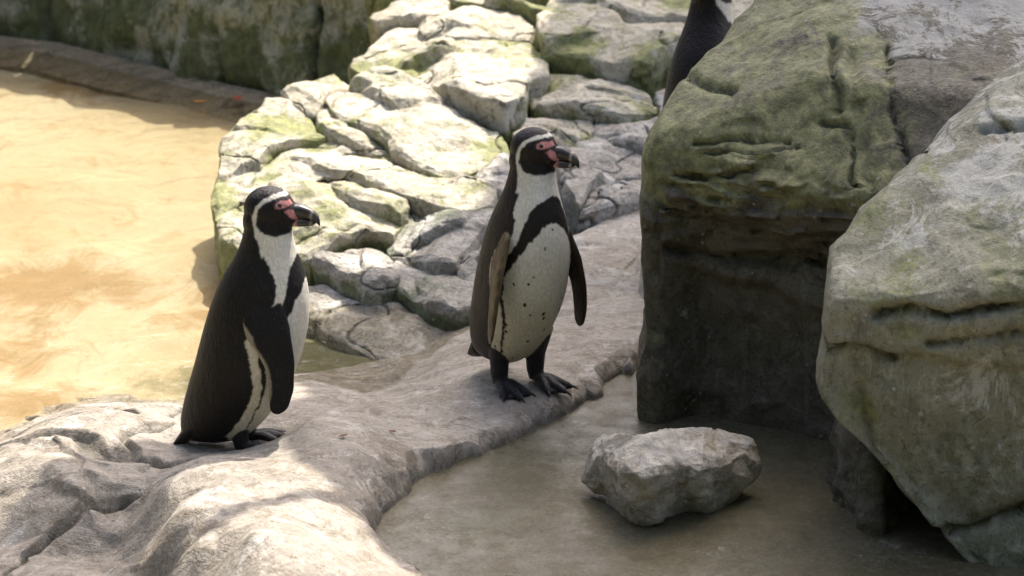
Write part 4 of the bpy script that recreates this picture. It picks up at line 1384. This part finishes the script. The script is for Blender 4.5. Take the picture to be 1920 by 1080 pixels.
    # ---- eyes
    for s in (1, -1):
        o_ = Vector((.1075, s * .2, .5835 + lift))
        h = body_bvh.ray_cast(o_, Vector((0, -s, 0)))
        ey = abs(h[0].y) if h[0] else .036
        ev, ef = ellipsoid((.1075, s * (ey - .0022), .5835 + lift), (.0052, .0045, .0052), 20, 12)
        em = mesh_of('eye', pose(ev, True), ef)
        fix_normals(em)
        obj('eye', em, M['eye'], root)
    return root, bo

pl = P(458, 838, -0.02)
pengA, bodyA = make_penguin((pl.x, pl.y, float(ledge_height([(pl.x, pl.y)])[0]) - 0.002), R(-8), scale=0.99, lift=0.0, twist=R(-3), flips=((R(-2), R(-22), R(10)), (R(0), R(0), R(12))),
                            feet=((.036, .12, .012), (-.036, -.06, .012)), seed=1)
tag(pengA, 'penguin seen in profile with a solid black back, standing nearest the pool', 'penguin', 'penguins')
pr = P(968, 724, 0.0)
pengB, bodyB = make_penguin((pr.x, pr.y, float(ledge_height([(pr.x, pr.y)])[0]) - 0.002), R(-56), scale=0.99, lift=0.030, twist=R(30), lean=-0.008, flips=((R(1), R(-2), R(6)), (R(1), R(-4), R(-24))),
                            feet=((.050, .10, .02), (-.042, -.12, .0)), seed=5, back_tint=(1.7, 1.5, 1.25))
tag(pengB, 'penguin facing the camera with spotted cream belly, standing in the middle of the ledge', 'penguin', 'penguins')
# dark spots on the pale belly
SPOTS = [(1022, 467, 4), (1066, 448, 4), (1036, 431, 3), (963, 533, 4), (991, 534, 4), (984, 572, 5), (994, 591, 4), (1019, 589, 6), (1019, 597, 5), (1053, 558, 5), (1049, 579, 6),
         (949, 609, 4), (949, 622, 5), (990, 640, 5), (961, 671, 4), (1020, 618, 4), (928, 650, 4), (1070, 480, 3), (1016, 632, 3), (1000, 520, 2)]
bpy.context.view_layer.update()
mw = pengB.matrix_world
me = bodyB.data
vw = verts_of(me) @ np.array(mw.to_3x3()).T + np.array(mw.translation)
bv = BVHTree.FromPolygons([Vector(s) for s in vw.tolist()], [tuple(p.vertices) for p in me.polygons])
cb = np.empty(len(vw) * 4, np.float32)
me.attributes['col'].data.foreach_get('color', cb)
cb = cb.reshape(-1, 4)
jit = fbm(vw, 160, 2)
for px, py, r in SPOTS:
    h = bv.ray_cast(CAM, ray(px, py).normalized())
    if h[0] is None: continue
    dd = np.linalg.norm((vw - np.array(h[0])) * (1, 1, .75), axis=1) + .0015 * jit
    k = np.clip((r * .0008 + .0006 - dd) / .0015, 0, 1)[:, None]
    cb[:, :3] = cb[:, :3] * (1 - k) + np.array((.03, .024, .018)) * k
me.attributes['col'].data.foreach_set('color', cb.ravel())
# penguin behind the boulder
pc = PY(1312, 250, 6.55)
pengC, bodyC = make_penguin((pc.x, pc.y, 0.160), R(70), scale=1.04, lift=0.03, twist=R(-34), seed=9, voxel_size=0.003, back_tint=(1.5, 1.25, 1.0))
tag(pengC, 'penguin with its back turned, half hidden behind the mossy boulder', 'penguin', 'penguins')
me = boulder_mesh('flat_rock', (pc.x, pc.y, -0.05), [((0, 0, 1), (0, 0, 0.160)), ((0, 0, -1), (0, 0, -.4)), ((1, 0, .2), (pc.x + .3, 0, 0)), ((-1, 0, .4), (pc.x - .13, 0, 0)),
                  ((0, 1, .2), (0, pc.y + .25, 0)), ((0, -1, .2), (0, pc.y - .14, 0))], k=60, sub=5)
v = verts_of(me)
for a in ('crack', 'white', 'moss'): attr(me, a, np.zeros(len(v)))
me.transform(Matrix.Translation(-bank.location))
obj('rock', me, M['bank_shade'], bank)

# ------------------------------------------------------------------ fallen leaves
ledge_bvh = bvh_of(ledge_me)
def leaf(name, loc, size, rz, mat, label, wide=.5, curl=.3):
    n, m = 9, 5
    vs, fs = [], []
    for i in range(n):
        t = i / (n - 1)
        w = size * wide * math.sin(math.pi * min(1, t * .96 + .03)) ** .8
        for j in range(m):
            s = (j - 2) / 2
            vs.append(((t - .5) * size, w * .5 * s, size * curl * (t - .5) ** 2 + size * .22 * abs(s) * w / size + .002))
    for i in range(n - 1):
        for j in range(m - 1):
            a = i * m + j
            fs.append((a, a + 1, a + m + 1, a + m))
    me = mesh_of(name, vs, fs)
    bm = bmesh.new(); bm.from_mesh(me)
    bmesh.ops.solidify(bm, geom=bm.faces[:], thickness=.0008)
    bm.to_mesh(me); bm.free()
    o = obj(name, me, mat)
    o.location = loc
    o.rotation_euler = (random.uniform(-.2, .2), random.uniform(-.2, .2), rz)
    tag(o, label, 'leaf', 'fallen leaves')
    return o
for (px, py, s, rz, mt, lb) in ((645, 821, .022, .3, 'brown_leaf', 'small dry brown leaf on the pale rock hump below the water edge'),
                                (737, 813, .022, -.7, 'brown_leaf', 'curled dark brown piece standing for a slit in the rock ledge nearest the middle penguin')):  # second piece stands for a dark slit in the rock
    h = ledge_bvh.ray_cast(CAM, ray(px, py).normalized())
    leaf('leaf_or_slit', h[0] + Vector((0, 0, .002)), s, rz, M[mt], lb)
q = P(447, 187, WATER_Z + .01)
leaf('red_leaf', q, .045, 1.2, M['red_leaf'], 'bright red leaf at the water edge below the back wall', .8)
q = P(376, 193, WATER_Z + .01)
leaf('orange_leaf', q, .05, .2, M['orange_leaf'], 'orange leaf floating by the back wall, left of the red one', .6)

# ------------------------------------------------------------------ overhanging tree (out of the picture) that shades the ledge and boulders
def shade_region():
    # outlines on the level z = 0 that the unseen crown is shaped to shade
    A = [(P(a, b, 0.0).x, P(a, b, 0.0).y) for a, b in ((1240, 190), (1090, 165), (985, 240), (955, 330), (900, 420), (800, 450), (600, 500), (585, 560), (600, 700), (480, 745), (350, 815), (170, 850),
         (-40, 930), (-200, 1000), (-200, 1300), (250, 1300), (262, 1000), (330, 905), (400, 858), (470, 852), (530, 872), (560, 950), (700, 1010), (870, 1090), (1000, 1140), (1200, 1300), (2100, 1250), (2150, 300), (1900, 60), (1500, 60))]
    return A
A = shade_region()
xs, ys = [a[0] for a in A], [a[1] for a in A]
r_ = np.random.default_rng(21)
N = 120000
lx = r_.uniform(min(xs), max(xs) + .6, N)
ly = r_.uniform(min(ys), max(ys) + .6, N)
ok = inpoly(lx, ly, A)
lx, ly = lx[ok], ly[ok]
ne_ = len(lx)
Aw = np.array(A + A[:1])
ex = r_.uniform(-1.5, 0.4, 260000); ey = r_.uniform(3.9, 6.3, 260000)
de = np.full(len(ex), 9.0)
for a_, b_ in zip(Aw[:-1], Aw[1:]):
    ab = b_ - a_
    tt = np.clip(((np.column_stack([ex, ey]) - a_) @ ab) / (ab @ ab), 0, 1)
    de = np.minimum(de, np.hypot(ex - a_[0] - tt * ab[0], ey - a_[1] - tt * ab[1]))
okk = inpoly(ex, ey, A) & (de < 0.07)  # extra small leaves added to sharpen the edge of the cast shade
lx, ly = np.concatenate([lx, ex[okk]]), np.concatenate([ly, ey[okk]])
hh = 4.6 + 0.8 * r_.random(len(lx))
base = np.column_stack([lx + SUN_DIR.x / SUN_DIR.z * hh, ly + SUN_DIR.y / SUN_DIR.z * hh, hh])
sz = np.where(np.arange(len(lx)) < ne_, r_.uniform(.030, .048, len(lx)), r_.uniform(.014, .022, len(lx)))
a1 = r_.normal(size=(len(lx), 3)); a1[:, 2] *= .4; a1 /= np.linalg.norm(a1, axis=1)[:, None]
a2 = r_.normal(size=(len(lx), 3)); a2[:, 2] *= .4
a2 -= (a2 * a1).sum(1)[:, None] * a1; a2 /= np.linalg.norm(a2, axis=1)[:, None]
quad = np.stack([base - a1 * sz[:, None], base + a2 * sz[:, None] * .55, base + a1 * sz[:, None], base - a2 * sz[:, None] * .55], 1).reshape(-1, 3)
trunk_at = Vector((4.4, 9.6, -0.62))
tree = empty('tree', trunk_at)
tag(tree, 'broad leafy tree spreading over the ledge, above the picture', 'tree')
me = mesh_of('crown', quad - np.array(trunk_at), np.arange(len(quad)).reshape(-1, 4))
obj('crown', me, M['leaf'], tree, smooth=False)
limbs = [tube([(0, 0, 0), (-.05, -.05, 1.6), (-.15, -.1, 3.2), (-.35, -.2, 4.8)], (.24, .19, .15, .12), 14)]
cc = base.mean(0) - np.array(trunk_at)
for k in range(9):
    tgt = base[r_.integers(len(base))] - np.array(trunk_at)
    s = np.array((-.2, -.12, 3.9 + .07 * k))
    mid = s + (tgt - s) * .5 + np.array((0, 0, .25))
    limbs.append(tube([s, mid, tgt], (.09, .05, .015), 8))
v, f = join(limbs)
obj('trunk', mesh_of('trunk', v, f), M['bark'], tree)

# ------------------------------------------------------------------ unseen leafy rows, added to cut low sky light and its reflections
def blocker_row(a, b, height, n, label, seed):
    """added leafy light blocker from plan point a to plan point b."""
    r_ = np.random.default_rng(seed)
    a, b = np.array(a, float), np.array(b, float)
    t = r_.random(n)
    hb = np.column_stack([a + (b - a) * t[:, None] + 0.35 * r_.normal(size=(n, 2)), r_.uniform(-0.6, height, n)])
    sz = r_.uniform(.12, .20, n)
    a1 = r_.normal(size=(n, 3)); a1 /= np.linalg.norm(a1, axis=1)[:, None]
    a2 = r_.normal(size=(n, 3)); a2 -= (a2 * a1).sum(1)[:, None] * a1; a2 /= np.linalg.norm(a2, axis=1)[:, None]
    quad = np.stack([hb - a1 * sz[:, None], hb + a2 * sz[:, None] * .6, hb + a1 * sz[:, None], hb - a2 * sz[:, None] * .6], 1).reshape(-1, 3)
    m = (a + b) / 2
    blocker = empty('blocker', (m[0], m[1], -0.62))
    tag(blocker, label, 'blocker')
    obj('foliage', mesh_of('foliage', quad - np.array(blocker.location), np.arange(len(quad)).reshape(-1, 4)), M['leaf'], blocker, smooth=False)
    for t in np.arange(0.04, 1, 1.5 / np.linalg.norm(b - a)):
        x, y = a + (b - a) * t - m
        sv, sf = tube([(x, y, 0), (x + .05, y, height * .5), (x - .02, y + .05, height)], (.07, .05, .015), 8)
        obj('stem', mesh_of('stem', sv, sf), M['bark'], blocker)
blocker_row((-7, -2.4), (8, -2.4), 6.6, 15000, 'tall dense green hedge behind the camera, unseen, added to cut low sky light', 33)
blocker_row((-6.6, -2), (-6.6, 11.5), 4.6, 11000, 'green hedge along the far left side of the pool, unseen, added to cut side sky light', 35)
blocker_row((-6.5, 12.2), (7, 12.2), 2.9, 9000, 'green hedge beyond the back wall, unseen, added to darken reflections and cut low sky light', 34)
